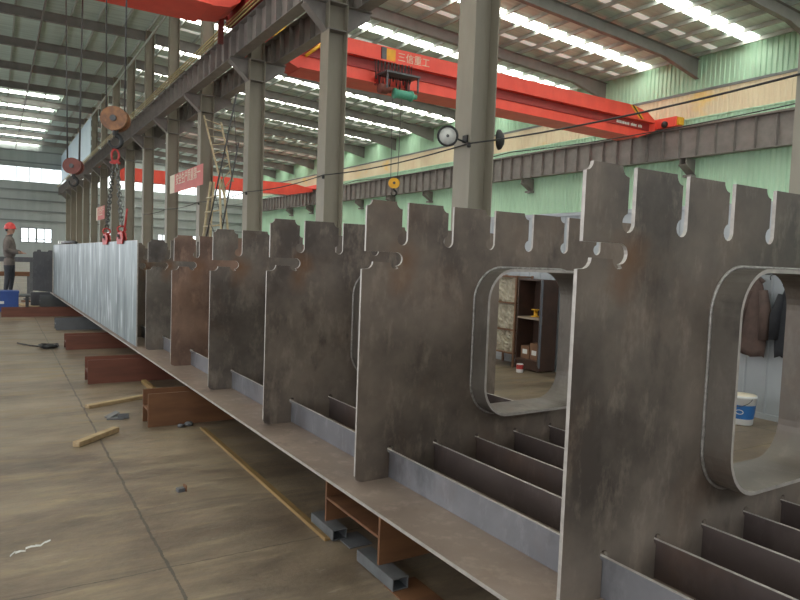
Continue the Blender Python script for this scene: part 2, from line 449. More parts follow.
# solid pale blue panel painting the bluish haze above the runway
structure(MB().box(8.09, 8.12, 73.3, YB, 10.9, 14.75).build('wall_left', M['bluepanel'], base=(8.1, 90, 10.9)), 'pale blue sheeting high between the far columns')

# white partition along the column line
pt = MB(); pts = []; y = 1.6
while y < 9.6:
    pts += [(7.2, y), (7.2, y+.19), (7.188, y+.2), (7.188, y+.21), (7.2, y+.22)]; y += .24
n = len(pts)
pt.add([(a, b, z) for z in (0, 2.35) for a, b in pts], [(i, i+1, n+i+1, n+i) for i in range(n-1)])
pt.box(7.21, 7.27, 1.6, 9.6, 0, 2.35); pt.box(7.17, 7.29, 1.6, 9.6, 2.33, 2.38); pt.box(7.175, 7.21, 1.6, 9.6, 0, .06)
structure(pt.build('wall_partition', M['panelwhite'], base=(7.23, 5.5, 0)), 'low white ribbed partition beside the columns')

# ------------------------------------------------------------------ roof rafters
def rafter_right(y, label):
    t = thing('roof_rafter', label, 'rafter', (22, y, roof_z(22)-.9), 'right bay roof rafters')
    def zt(x): return roof_z(x)-.22
    def zb(x): return zt(x)-.62-max(0, (x-32.6))*.16
    xs = (8.9, 32.6, 35.9)
    top = [(x, zt(x)) for x in xs]; bot = [(x, zb(x)) for x in xs]
    MB().prism(top+bot[::-1], y-.008, y+.008).build('web', M['rafter'], t)
    MB().prism(top+[(x, z-.02) for x, z in top[::-1]], y-.14, y+.14).build('top_flange', M['rafter'], t)
    MB().prism(bot+[(x, z-.02) for x, z in bot[::-1]], y-.14, y+.14).build('bottom_flange', M['rafter'], t)
    return t
def rafter_left(y, label):
    t = thing('roof_rafter', label, 'rafter', (-2, y, 15.2), 'left bay roof rafters')
    top = [(-13.5, 15.72), (8.28, 15.76)]; bot = [(8.28, 15.2), (6.6, 15.2), (-13.5, 15.2)]
    MB().prism(top[::-1]+bot[::-1], y-.008, y+.008).build('web', M['rafter'], t)
    MB().prism(top+[(8.28, 15.74), (-13.5, 15.70)], y-.14, y+.14).build('top_flange', M['rafter'], t)
    MB().prism(bot+[(-13.5, 15.18), (6.6, 15.2), (8.28, 15.18)], y-.14, y+.14).build('bottom_flange', M['rafter'], t)
    return t
r1 = rafter_right(ROWS[2], 'grey roof rafter nearest the camera over the green walled bay')
for k in range(3, 15):
    dup(r1, (0, ROWS[k]-ROWS[2], 0), '%s grey roof rafter from the near end over the green walled bay' % ORD[k-2])
r2 = rafter_left(ROWS[4], 'nearest dark grey roof rafter left of the column row')
for k in range(5, 15):
    dup(r2, (0, ROWS[k]-ROWS[4], 0), '%s dark grey roof rafter from the near end, left of the column row' % ORD[k-4])
for k in (-1, 0, 1):                      # the near frames, above the picture
    pass

# eave struts between the column heads
def tube_thing(name, label, cat, a, b, r, mat, group=None):
    o = MB().tube(a, b, r, 10).build(name, mat, base=tuple((Vector(a)+Vector(b))/2)); return tag(o, label, cat, group)
tube_thing('eave_strut', 'long pale pipe strut linking the column heads under the roof', 'strut', (8.22, 0, 14.9), (8.22, 107, 14.9), .075, M['purlin'])
tube_thing('roof_tie', 'dark tie bar running lengthwise under the left bay rafters', 'strut', (2.35, 20, 15.12), (2.35, 107, 15.12), .06, M['rafter'])

# ------------------------------------------------------------------ columns
def make_column(y, label):
    t = thing('steel_column', label, 'column', (8.56, y, 0), 'steel columns of the middle row')
    m = MB(); m.box(8.25, 8.272, y-.28, y+.28, 0, 9.05); m.box(8.848, 8.87, y-.28, y+.28, 0, 9.05); m.box(8.272, 8.848, y-.01, y+.01, 0, 9.05)
    m.build('shaft', M['column'], t)
    m = MB()
    for z in (8.25, 9.03):
        m.box(8.24, 8.88, y-.29, y+.29, z-.015, z+.015)
    m.build('stiffener_plate', M['girderpaint'], t)
    m = MB(); m.box(8.30, 8.32, y-.24, y+.24, 9.05, 15.85); m.box(8.80, 8.82, y-.24, y+.24, 9.05, 15.85); m.box(8.32, 8.80, y-.01, y+.01, 9.05, 15.85)
    m.build('upper_shaft', M['column'], t)
    for sgn, x0, x1 in ((-1, 8.25, 7.55), (1, 8.87, 9.75)):
        m = MB()
        m.prism([(x0, 8.25), (x1, 8.88), (x1, 9.04), (x0, 9.04)], y-.012, y+.012)
        m.prism([(x0, 8.25), (x1, 8.88), (x1, 8.86), (x0, 8.225)], y-.17, y+.17)
        m.box(min(x0, x1), max(x0, x1), y-.17, y+.17, 9.03, 9.05)
        m.build('bracket', M['girderpaint'], t)
    MB().box(8.05, 9.07, y-.45, y+.45, 0, .03).build('base_plate', M['girderpaint'], t)
    return t
c1 = make_column(ROWS[0], 'grey steel column closest to the camera at the extreme right edge')
for k in range(1, 15):
    lab = {1: 'grey steel column carrying two round lamps, behind the notched plates',
           2: 'second grey steel column back from the one with the round lamps'}.get(k, '%s grey steel column of the row, counted back from the one with round lamps' % ORD[k-1])
    dup(c1, (0, ROWS[k]-ROWS[0], 0), lab)

# ------------------------------------------------------------------ runway girders
def runway(xc, z0, z1, label, stiff, sides, cond=False, wid=.42):
    t = thing('crane_runway_girder', label, 'girder', (xc, 50, z0))
    y0, y1 = -11, 107.6
    m = MB(); m.box(xc-.008, xc+.008, y0, y1, z0+.02, z1-.02)
    y = y0+.3
    while y < y1:
        for s in sides:
            m.box(*sorted((xc+s*.008, xc+s*(wid/2-.015))), y-.008, y+.008, z0+.02, z1-.02)
        y += stiff
    m.build('web', M['girderpaint'], t)
    MB().box(xc-wid/2, xc+wid/2, y0, y1, z1-.02, z1).build('top_flange', M['girderpaint'], t)
    MB().box(xc-wid/2, xc+wid/2, y0, y1, z0, z0+.02).build('bottom_flange', M['girderpaint'], t)
    m = MB(); m.box(xc-.06, xc+.06, y0, y1, z1, z1+.03); m.box(xc-.02, xc+.02, y0, y1, z1+.03, z1+.1); m.box(xc-.035, xc+.035, y0, y1, z1+.1, z1+.14)
    m.build('rail', M['rail'], t)
    if cond:
        for i, (dx, z) in enumerate(((-.30, z1+.02), (-.32, z1+.13), (-.34, z1+.24))):
            m = MB(); m.box(xc+dx-.02, xc+dx+.02, y0, y1, z, z+.035)
            tag(m.build('conductor_bar', M['conductor'], t), 'yellow conductor bar')
    return t
runway(7.85, 9.06, 10.1, 'crane runway girder with yellow conductor bars on the near side of the columns', .95, (-1, 1), True)
runway(9.45, 9.06, 10.1, 'crane runway girder on the far side of the column row', .95, (-1, 1))
runway(35.3, 8.3, 10.1, 'deep ribbed crane runway girder along the green wall', 1.17, (-1,), wid=.5)
wb = thing('wall_bracket', 'first dark bracket from the near end under the green wall runway', 'bracket', (35.4, 18.15, 7.5), 'brackets under the green wall runway')
y = 18.15
MB().prism([(35.92, 7.35), (35.92, 8.28), (35.0, 8.28), (35.0, 7.9)], y-.22, y-.2).build('cheek_plate', M['girderpaint'], wb)
MB().prism([(35.92, 7.35), (35.92, 8.28), (35.0, 8.28), (35.0, 7.9)], y+.2, y+.22).build('cheek_plate', M['girderpaint'], wb)
MB().prism([(35.92, 7.33), (35.92, 7.36), (35.0, 7.92), (35.0, 7.88)], y-.28, y+.28).build('bottom_plate', M['girderpaint'], wb)
MB().box(35.5, 35.93, y-.3, y+.3, 7.2, 7.34).build('seat_box', M['girderpaint'], wb)
for k in range(3, 13):
    dup(wb, (0, ROWS[k]-18.15, 0), '%s dark bracket from the near end under the green wall runway' % ORD[k-2])

# ------------------------------------------------------------------ overhead cranes
RXP = Matrix.Rotation(PI/2, 3, 'X')       # text standing in the XZ plane, facing -Y
def crane_right():
    y0, y1 = 27.2, 28.5
    t = thing('overhead_crane', 'bright red overhead crane spanning to the green wall, with logo and hoist', 'crane', (22, 27.9, 10.2))
    prof = [(9.7, 10.3), (11.2, 9.72), (33.2, 9.55), (34.6, 10.0), (35.0, 10.2), (35.0, 10.75), (34.2, 11.2), (32.9, 11.45), (11.2, 11.5), (9.7, 10.9)]
    MB().prism(prof, y0, y1).build('main_girder', M['cranered'], t)
    m = MB(); m.prism([(9.9, 10.74), (34.5, 10.52), (34.5, 10.6), (9.9, 10.82)], y0-.35, y0)
    m.build('rail_ledge', M['cranered'], t)
    m = MB(); m.prism([(10.5, 10.3), (34.3, 10.06), (34.3, 10.5), (10.5, 10.74)], y0-.06, y0-.005)
    m.build('side_channel', M['cranedark'], t)  # dark strip painting the shade that the ledge casts on the web
    m = MB(); m.prism([(11.2, 9.70), (33.2, 9.53), (33.2, 9.57), (11.2, 9.74)], y0-.22, y1+.1)
    m.build('bottom_flange', M['cranered'], t)
    m = MB(); m.box(34.95, 35.6, 25.75, 30.3, 10.27, 10.85)
    e = m.build('end_carriage', M['cranered'], t)
    for yy in (25.68, 30.37):
        tag(MB().box(35.05, 35.5, yy-.1, yy+.1, 10.35, 10.8).build('buffer', M['yellow'], e), 'yellow buffer')
    MB().lathe([(0, 0), (.2, 0), (.2, .1), (0, .1)], (34.85, 26.5, 10.45), 16, axis='X').build('wheel', M['black'], e)
    e2 = MB().box(9.35, 9.95, 25.75, 30.3, 10.27, 10.85).build('end_carriage', M['cranered'], t)
    tag(MB().box(9.4, 9.9, 25.5, 25.75, 10.3, 10.85).build('buffer', M['yellow'], e2), 'yellow buffer')
    tag(MB().tube((11.3, 26.75, 10.15), (12.1, 26.75, 10.85), .07, 8).build('stair_rail', M['yellow'], t), 'yellow sloping rail')
    # hazard stripes near the right end
    for i, mt in enumerate(('yellow', 'black', 'yellow')):
        x0 = 32.55+i*.16
        tag(MB().prism([(x0, 11.42), (x0+.16, 11.42), (x0+1.15, 10.62), (x0+.99, 10.62)], y0-.012, y0-.002).build('hazard_stripe', M[mt], t), '%s hazard stripe' % mt)
    tag(MB().box(15.25, 15.5, y0-.08, y0-.001, 10.78, 11.42).build('logo_plate', M['greymetal'], t), 'grey end of the logo plate')
    tag(MB().box(15.5, 15.98, y0-.085, y0-.001, 10.72, 11.38).build('logo_plate', M['yellow'], t), 'yellow logo plate')
    tag(text_mesh('lettering', '三信重工', .46, M['cream'], t, (17.05, y0-.012, 11.12), RXP), 'cream lettering')
    # motor, hoist trolley, festoon, rope
    tr = MB(); tr.box(14.9, 16.7, y0-1.2, y0-.25, 9.98, 10.06)
    for xx in (14.95, 16.6):
        for yy in (y0-1.15, y0-.35): tr.box(xx, xx+.07, yy, yy+.07, 9.3, 10.0)
    tr.build('hoist_trolley', M['greymetal'], t)
    for xx in (14.9, 16.5): MB().box(xx, xx+.1, y0-.4, y0-.08, 9.6, 10.0).build('wheel_box', M['cranedark'], t)
    MB().lathe([(0, 0), (.24, 0), (.24, .05), (.2, .07), (.2, .85), (.24, .87), (.24, .95), (.12, .97), (.12, 1.2), (0, 1.2)], (15.55, y0-.8, 9.2), 18, axis='X').build('hoist_drum', M['teal'], t)
    MB().lathe([(0, 0), (.2, 0), (.22, .06), (.22, .4), (.14, .45), (.14, .6), (0, .6)], (14.75, y0-.8, 9.3), 18, axis='X').build('hoist_motor', M['maroon'], t)
    m = MB()
    for i in range(11):
        xa = 14.7+i*.17; d = .5+.3*((i*7) % 5)/5
        m.path([(xa+.15*q, y0-.45-.02*i, 10.62-d*math.sin(PI*q)*1.7) for q in [k/8 for k in range(9)]], .022, 6)
    m.build('festoon_cable', M['black'], t)
    m = MB(); m.path([(10.2, y0-.3, 10.75), (34, y0-.3, 10.55)], .02, 6); m.build('festoon_track', M['rope'], t)
    m = MB(); rl = random.Random(5); xq = 31.35
    for wn in (8, 4, 3):                       # small worn stencil marks, too far off to read
        for k in range(wn):
            wq = .07+.06*rl.random(); zq = 10.29-(xq-31.35)*.0095
            m.box(xq, xq+wq, y0-.07, y0-.062, zq-.09, zq+.09*(.5+.5*rl.random())); xq += wq+.035
        xq += .13
    tag(m.build('lettering', M['offwhite'], t), 'small worn white stencil marks')
    return t
crane_right()

def crane_far():
    t = thing('overhead_crane', 'distant red overhead crane low across the far end of the green walled bay', 'crane', (22, 80, 10.2))
    MB().prism([(10, 10.3), (12, 9.3), (32, 9.3), (35, 9.9), (35, 10.3), (32.5, 10.75), (12, 10.75)], 79.3, 80.7).build('main_girder', M['cranered'], t)
    MB().box(34.9, 35.7, 77.6, 82.4, 10.25, 10.75).build('end_carriage', M['cranered'], t)
    MB().box(9.3, 10.1, 77.6, 82.4, 10.25, 10.75).build('end_carriage', M['cranered'], t)
    return t
crane_far()

def crane_left():
    t = thing('overhead_crane', 'red overhead crane girder crossing above the camera bay at the top edge', 'crane', (0, 24.3, 10.1))
    prof = [(-13, 10.12), (6.3, 10.12), (7.0, 10.2), (7.35, 10.45), (7.45, 10.9), (7.45, 11.7), (-13, 11.7)]
    MB().prism(prof, 23.4, 25.2).build('main_girder', M['cranered'], t)
    m = MB(); m.prism([(-13, 10.09), (6.3, 10.09), (6.3, 10.12), (-13, 10.12)], 23.2, 25.35); m.build('bottom_flange', M['cranered'], t)
    m = MB(); m.box(7.55, 8.12, 20.4, 25.75, 10.27, 10.95); m.box(7.45, 8.1, 23.5, 25.1, 10.95, 11.65)
    e = m.build('end_carriage', M['cranedark'], t)
    MB().box(7.2, 7.4, 25.5, 25.62, 9.55, 10.7).build('current_collector', M['maroon'], e)
    MB().box(7.3, 7.6, 25.52, 25.6, 10.5, 10.62).build('collector_arm', M['maroon'], e)
    tag(MB().box(7.65, 8.0, 25.76, 25.9, 10.4, 10.8).build('buffer', M['yellow'], e), 'yellow buffer')
    return t
crane_left()

# hook blocks
def hook_block(c, R, label, mat, ropes, rope_top, hook_mat, ang=0):
    x, y, z = c
    t = thing('hook_block', label, 'hook', (x, y, z-R*2.4))
    # sheave housing: two round cheek plates and the grooved sheave between them
    u = Vector((math.cos(ang), math.sin(ang), 0)); w = Vector((-u.y, u.x, 0))
    def disc(off0, off1, r, n=26, squash=1):
        m = MB(); vs = []
        for o in (off0, off1):
            vs += [Vector(c)+w*o+u*r*math.cos(2*PI*k/n)+Vector((0, 0, 1))*r*squash*math.sin(2*PI*k/n) for k in range(n)]
        m.add(vs, [tuple(range(n)), tuple(range(n, 2*n))[::-1]]+[(k, (k+1) % n, n+(k+1) % n, n+k) for k in range(n)])
        return m
    d = R*.55
    disc(-d, -d*.55, R, squash=.92).build('cheek_plate', mat, t)
    disc(d*.55, d, R, squash=.92).build('cheek_plate', mat, t)
    disc(-d*.4, d*.4, R*.86, squash=.92).build('sheave', mat, t)
    disc(-d*1.25, d*1.25, R*.24).build('axle', M['rope'], t)
    m = MB(); m.path([Vector(c)+Vector((0, 0, -R*.5)), Vector(c)+Vector((0, 0, -R*1.25))], R*.22, 10); m.build('shank', M['rope'], t)
    pts = []; rad = []
    for i in range(15):
        a = math.radians(90-i*20); rr = R*.48
        pts.append(Vector(c)+Vector((0, 0, -R*1.72))+u*rr*math.cos(a)+Vector((0, 0, rr*math.sin(a)))); rad.append(R*.2*(1-.045*i))
    m = MB(); m.path(pts, rad, 10); m.build('hook', hook_mat, t)
    for dx, dw in ropes:
        b0 = Vector(c)+u*dx*R+w*dw
        MB().tube(b0, b0+Vector((dx*.4*R, 0, rope_top-z)), .007 if R < .25 else .016, 6).build('wire_rope', M['rope'], t)
    return t
hook_block((1.475, 10.4, 3.47), .185, 'orange crane hook block holding the lifting chains above the bright plate', M['orange'], ((-.8, .06), (-.62, -.06), (.55, .06), (.78, -.06)), 11.6, M['black'], -.45)
hook_block((2.18, 24.35, 4.27), .29, 'maroon crane hook block hanging left of the columns, over the far end', M['maroon'], ((-.75, .1), (-.55, -.1), (.55, .1), (.7, -.1)), 10.08, M['black'], -.45)
hook_block((15.72, 26.4, 5.12), .26, 'yellow crane hook block hanging low against the green wall', M['yellow'], ((-.6, .1), (.6, .1)), 8.98, M['black'], -.5)

# ------------------------------------------------------------------ the girder segment
AL = math.radians(1.1)
CA, SA = math.cos(AL), math.sin(AL)
def g2w(x, y, z=0): return (x*CA-y*SA, x*SA+y*CA, z)
gd = thing('steel_box_girder', 'long bridge box girder of notched diaphragm plates and ribs on red supports', 'girder segment', g2w(*GB))
gd.rotation_euler = (0, 0, AL)
BASE[gd.name] = GB
YN, YF = -.6, 20.1
m = MB(); m.box(1.645, 4.1, YN, YF, .345, .36, 0)
o = m.build('bottom_plate', [M['plate']], gd)
m = MB(); m.box(1.6405, 1.645, YN, YF, .3455, .3605); m.build('plate_edge', M['edge'], gd)
RX = [1.975+.318*k for k in range(6)]
for i, xk in enumerate(RX):
    m = MB(); m.box(xk-.007, xk+.007, YN+.1, YF, .361, .516, 0)
    m.box(xk-.0072, xk+.0072, YN+.1, YF, .516, .5175, 1)
    m.build('stiffener_rib', [M['rib'] if i == 0 else M['ribdark'], M['edge']], gd)

def dia_outline(T):
    z0 = .3605; P = [(1.746, z0+.035), (1.758, z0+.012), (1.79, z0)]
    for xk in RX:
        P += [(xk-.012, z0), (xk-.012, z0+.142)] + arc(xk-.006, z0+.163, .021, 225, -20, 7) + [(xk+.010, z0+.15), (xk+.010, z0)]
    P += [(3.95, z0), (3.95, T)]
    for k in range(5, -1, -1):
        xr = 2.036+.32*k
        P += [(xr, T), (xr, T-.205)] + arc(xr-.035, T-.205, .035, -15, -230, 8) + [(xr-.042, T-.17), (xr-.042, T-.04)] + arc(xr-.042, T, .04, -90, -180, 5)[1:]
    P += [(1.80, T)] + arc(1.766, T, .034, 0, -90, 4)[1:]
    P += [(1.766, T-.28), (1.95, T-.28)] + arc(1.968, T-.318, .038, 90, -90, 8) + arc(1.962, T-.338, .036, -60, -165, 5) + [(1.925, T-.338), (1.815, T-.336)] + arc(1.775, T-.336, .04, 0, -90, 4)[1:] + [(1.746, T-.378)]
    return P
def make_dia(y, T, tint, stain=True, hx=0):
    c1 = (.080*tint[0], .065*tint[1], .055*tint[2]); c2 = (.255*tint[0], .21*tint[1], .168*tint[2])
    mt = steel('diaphragm_steel', c1, c2, rust_amt=.22, rough=.55, metal=.25, stain=dstain(T) if stain else None)
    m = MB(); ht = .665; hb = T-.35
    hole = rrect(2.535+hx, 3.435+hx, ht, hb, .20, 10)
    m.prism(dia_outline(T), y-.008, y+.008, holes=[hole], mi=0, mside=lambda x, z: 0 if (z < .58 and x > 1.75) else 1)
    d = m.build('diaphragm', [mt, M['edge']], gd)
    m = MB()
    o1 = rrect(2.536+hx, 3.434+hx, ht+.001, hb-.001, .199, 10); o2 = rrect(2.552+hx, 3.418+hx, ht+.017, hb-.017, .183, 10)
    m.prism(o1, y-.135, y+.135, holes=[o2], mi=1, mside=0)
    cl = m.build('manhole_collar', [M['collar'], M['edge']], d)
    m = MB(); m.path([(x, y-.012, z) for x, z in rrect(2.531+hx, 3.439+hx, ht-.004, hb+.004, .204, 10)], .0075, 6, closed=True); m.build('weld_bead', M['weld'], d)
    return d
DY = [(1.594, 1.968, (1, 1, 1)), (3.113, 1.92, (1, .97, .95)), (4.504, 1.862, (1, .98, .97)), (5.87, 1.815, (.92, .93, .95)),
      (7.254, 1.775, (1.22, .92, .82)), (8.532, 1.735, (.85, .9, .95)), (9.85, 1.70, (.95, .9, .85))]
for y, T, tint in DY: make_dia(y, T, tint, True, {1.594: .015, 3.113: 0}.get(y, -.075))
# the ones behind the bright side plate
dd = make_dia(11.15, 1.63, (.9, .9, .9), False)
for k in range(1, 7):
    c = dd.copy(); COL.objects.link(c); c.location.y = 1.35*k; BASE[c.name] = GB
    for g in dd.children:
        q = g.copy(); COL.objects.link(q); q.parent = c

# bright side plate hung against the diaphragms
sp = thing('side_plate', 'tall bright grey steel side plate held by red clamps on the girder edge', 'steel plate', g2w(1.705, 14, .365))
sp.rotation_euler = (0, 0, AL); BASE[sp.name] = (1.705, 14, .365)
MB().prism([(8.86, .362), (19.9, .362), (19.9, 1.648), (8.86, 1.722)], 1.70, 1.716, 'X', mi=0).build('plate_face', M['sideplate'], sp)
m = MB(); m.prism([(8.86, 1.722), (19.9, 1.648), (19.9, 1.651), (8.86, 1.725)], 1.70, 1.716, 'X'); m.box(1.70, 1.716, 8.856, 8.86, .362, 1.722)
m.build('cut_edge', M['edge'], sp)

# clamps, shackle and chains
def clamp(y, label):
    X, Y, _ = g2w(1.708, y); zt = 1.722-(y-8.86)*.0067
    t = thing('lifting_clamp', label, 'clamp', (X, Y, zt-.03), 'red plate lifting clamps')
    m = MB()
    for s in (-1, 1):
        m.prism([(Y-.22, zt-.04), (Y+.22, zt-.04), (Y+.27, zt+.03), (Y+.22, zt+.10), (Y+.08, zt+.15), (Y-.08, zt+.15), (Y-.22, zt+.10), (Y-.27, zt+.03)], X+s*.016 - (.012 if s < 0 else 0), X+s*.016+(.012 if s > 0 else 0), 'X')
    m.box(X-.028, X+.028, Y-.09, Y+.09, zt+.03, zt+.06)
    m.build('jaw_body', M['clampred'], t)
    m = MB(); m.path([(X+.055*math.cos(a), Y, zt+.17+.045*math.sin(a)) for a in [2*PI*i/14 for i in range(14)]], .013, 8, closed=True); m.build('lifting_eye', M['clampred'], t)
    m = MB(); m.tube((X-.06, Y, zt+.08), (X+.06, Y, zt+.08), .022, 10); m.build('pivot_pin', M['rope'], t)
    return t, Vector((X, Y, zt+.225))
cA, pA = clamp(11.3, 'red lifting clamp on the bright plate, farther from the camera')
cB, pB = clamp(10.0, 'red lifting clamp on the bright plate, with upright red lever')
MB().path([pB+Vector((.02, -.02, -.14)), pB+Vector((.03, -.1, .0)), pB+Vector((.03, -.26, .22))], .014, 8).build('lever', M['clampred'], cB)
hk = Vector((1.475, 10.4, 2.98))
def chain(a, b, label):
    a, b = Vector(a), Vector(b); L = (b-a).length; n = max(4, int(L/.062)); t = (b-a).normalized()
    u = t.cross(Vector((0, 1, 0))).normalized(); w = t.cross(u)
    o = MB(); lk = L/n
    for i in range(n):
        c = a+t*lk*(i+.5); s = u if i % 2 else w; h = lk*.72
        pts = [c+t*(h*math.cos(q)) + s*(.026*math.sin(q)) for q in [2*PI*j/10 for j in range(10)]]
        o.path(pts, .0095, 6, closed=True)
    return tag(o.build('lifting_chain', M['chain'], base=tuple(b)), label, 'chain', 'chains under the orange hook block')
chain(hk+Vector((-.02, .03, -.16)), pA, 'steel lifting chain running to the farther clamp')
chain(hk+Vector((.02, -.03, -.16)), pB, 'steel lifting chain running to the nearer clamp with the lever')
sh = thing('shackle', 'red shackle joining the hook to the two chains', 'shackle', tuple(hk+Vector((0, 0, -.18))))
m = MB(); m.path([hk+Vector((.05*math.cos(a), 0, -.03+.09*math.sin(a))) for a in [math.radians(-40+260*i/14) for i in range(15)]], .016, 8); m.build('bow', M['clampred'], sh)
m = MB(); m.tube(hk+Vector((-.07, 0, -.13)), hk+Vector((.07, 0, -.13)), .016, 8); m.box(hk.x-.05, hk.x+.05, hk.y-.02, hk.y+.02, hk.z-.15, hk.z-.09); m.build('pin', M['clampred'], sh)

# dark panel standing beyond the bright plate
dp = thing('end_diaphragm', 'dark notched steel panel standing at the far end of the bright plate', 'steel panel', (1.08, 20.35, 0))
MB().prism([(.84, .40), (1.32, .36), (1.32, 1.50), (1.22, 1.50), (1.20, 1.46), (1.05, 1.46), (1.03, 1.51), (.96, 1.51), (.94, 1.46), (.88, 1.46), (.85, 1.42)], 20.34, 20.36, mi=0, mside=1).build('panel_plate', [M['darkpanel'], M['edge']], dp)
MB().box(.8, 1.4, 20.25, 20.45, .0, .36).build('foot_block', M['darkpanel'], dp)

# ------------------------------------------------------------------ supports under the girder
def h_on_side(y0, y1, x0, x1, z0, z1, mat, label, tw=.014, tf=.018, skew=0):
    t = thing('support_beam', label, 'steel beam', ((x0+x1)/2, (y0+y1)/2, z0), 'beams supporting the girder')
    zm = (z0+z1)/2
    MB().box(x0, x1, y0, y0+tf, z0, z1).build('flange', mat, t)
    MB().box(x0, x1, y1-tf, y1, z0, z1).build('flange', mat, t)
    MB().box(x0, x1, y0+tf, y1-tf, zm-tw/2, zm+tw/2).build('web', mat, t)
    return t
h_on_side(2.76, 3.40, 1.635, 4.05, .066, .343, M['rustbeam'], 'nearest rusty support beam, its open end resting on two square tubes')
h_on_side(6.16, 6.42, 1.17, 4.05, .0, .305, M['rustbeam'], 'rusty brown support beam with the timber strip touching its end')
h_on_side(8.42, 8.74, .92, 4.05, .0, .285, M['redprimer'], 'dark red support beam with an open end, third from the camera')
h_on_side(11.38, 11.72, .93, 4.0, .0, .225, M['redprimer'], 'dark red support beam, fourth from the camera')
h_on_side(14.15, 14.5, .98, 4.0, .0, .215, M['greybeam'], 'dark grey support beam under the bright plate')
h_on_side(19.75, 20.1, 1.0, 4.0, .0, .30, M['greybeam'], 'dark grey support beam under the far end of the bright plate')  # dark beam added to stand for shade in the gap under the plate
h_on_side(17.0, 17.3, .10, 3.8, .0, .20, M['redprimer'], 'long dark red beam on the floor in front of the blue box')
def sq_tube(x0, x1, y0, y1, z0, z1, label):
    t = thing('square_tube', label, 'steel tube', ((x0+x1)/2, (y0+y1)/2, z0), 'square tubes under the nearest beam')
    w = .005
    m = MB(); out = [(x0, z0), (x1, z0), (x1, z1), (x0, z1)]; inn = [(x0+w, z0+w), (x1-w, z0+w), (x1-w, z1-w), (x0+w, z1-w)]
    m.prism(out, y0, y1, holes=[inn], mi=0); m.build('tube_wall', M['tube'], t)
    return t
sq_tube(1.612, 1.70, 3.24, 3.54, .0065, .0655, 'short grey square tube under the far flange of the nearest beam')
sq_tube(1.622, 1.71, 2.60, 2.97, .0065, .0655, 'short grey square tube under the near flange of the nearest beam')
tag(MB().box(1.66, 1.80, 3.12, 3.3, 0, .006).build('shim_plate', M['greybeam'], base=(1.73, 3.2, 0)), 'thin dark shim plate on the floor beneath the farther square tube', 'shim')
tag(MB().box(1.62, 1.80, 2.42, 2.68, 0, .006).build('shim_plate', M['rustbeam'], base=(1.7, 2.5, 0)), 'thin rusty shim plate on the floor beneath the nearer square tube', 'shim')

def bar(name, a, b, w, h, mat, label, cat, twist=0, z0=0, group=None):
    a, b = Vector((*a, 0)), Vector((*b, 0)); d = (b-a).normalized(); n = Vector((-d.y, d.x, 0)); c = (a+b)/2
    m = MB(); m.obox(c+Vector((0, 0, z0+h/2)), d*(b-a).length/2, n*w/2, Vector((0, 0, h/2)))
    return tag(m.build(name, mat, base=tuple(c+Vector((0, 0, z0))), bevel=min(w, h)*.15), label, cat, group)
b = thing('timber_batten', 'long thin yellow brown angle strip on the floor along the girder', 'strip', (1.59, 4.6, 0))
m = MB(); m.obox((1.605, 4.6, .006), (.020, 0, 0), (-.0, 1.33, 0), (0, 0, .005)); m.build('flat_leg', M['batten'], b)
m = MB(); m.obox((1.582, 4.6, .010), (.004, 0, 0), (0, 1.33, 0), (0, 0, .010)); m.build('upright_leg', M['batten'], b)
bar('timber_batten', (1.52, 8.3), (1.56, 6.6), .06, .04, M['batten'], 'short brown strip on the floor between two red support beams', 'strip')
bar('timber_strip', (.775, 7.14), (1.42, 7.46), .07, .035, M['wood'], 'long pale timber strip whose end reaches the rusty brown beam', 'timber')
ts = bar('timber_strip', (.545, 5.76), (.90, 6.13), .065, .045, M['wood'], 'short pale timber block lying alone on the open floor', 'timber')
for i, (yy, zb) in enumerate(((6.29, .305), (8.58, .285), (11.55, .225), (14.32, .215))):
    tag(MB().box(2.4, 2.7, yy-.12, yy+.12, zb, .3445).build('packing_block', M['wood'], base=(2.55, yy, zb)), 'timber packing block on the %s support beam, under the girder plate' % ['rusty brown', 'third dark red', 'fourth dark red', 'dark grey'][i], 'block', 'packing blocks under the girder')
# scrap
sc = thing('scrap_bracket', 'small dark folded metal scrap beside the short timber block', 'scrap', (.97, 6.62, 0))
MB().obox((.97, 6.62, .008), (.07, -.02, 0), (.02, .07, 0), (0, 0, .006)).build('flat_plate', M['greybeam'], sc)
MB().obox((1.025, 6.56, .03), (.045, -.012, 0), (.0015, .005, 0), (0, 0, .024)).build('upturned_lip', M['greybeam'], sc)
MB().obox((.94, 6.66, .028), (.05, .02, .02), (-.015, .04, 0), (0, 0, .004)).build('bent_tab', M['tube'], sc)
sc = thing('scrap_clip', 'tiny dark steel offcut alone on the concrete', 'scrap', (1.06, 4.41, 0))
MB().obox((1.05, 4.41, .012), (.022, .004, 0), (-.004, .022, 0), (0, 0, .012)).build('block', M['greybeam'], sc)
MB().obox((1.08, 4.41, .02), (.004, .001, 0), (-.004, .024, 0), (0, 0, .02)).build('tab', M['rustbeam'], sc)
sc = thing('stone_pair', 'two small grey stones tucked under the rusty brown beam end', 'stone', (1.47, 6.1, 0))
for dx, r in ((-.03, .03), (.045, .038)):
    m = MB(); m.lathe([(0, 0), (r, .004), (r*1.1, r*.4), (r*.8, r*.85), (0, r)], (1.47+dx, 6.08+dx*.3, 0), 9); m.build('stone', M['greybeam'], sc)
# cable heap
random.seed(3)
m = MB(); pts = []
for i in range(70):
    a = i*.62; r = .05+.055*random.random()
    pts.append((.70+r*1.6*math.cos(a)+.01*random.random(), 11.75+r*2.2*math.sin(a), .012+.035*random.random()))
pts = [(.30, 12.35, .012), (.36, 12.2, .012), (.46, 12.0, .012), (.56, 11.86, .012)] + pts
m.path(pts, .011, 6)
tag(m.build('cable_heap', M['black'], base=(.65, 11.75, 0)), 'tangled black cable lying on the floor', 'cable')
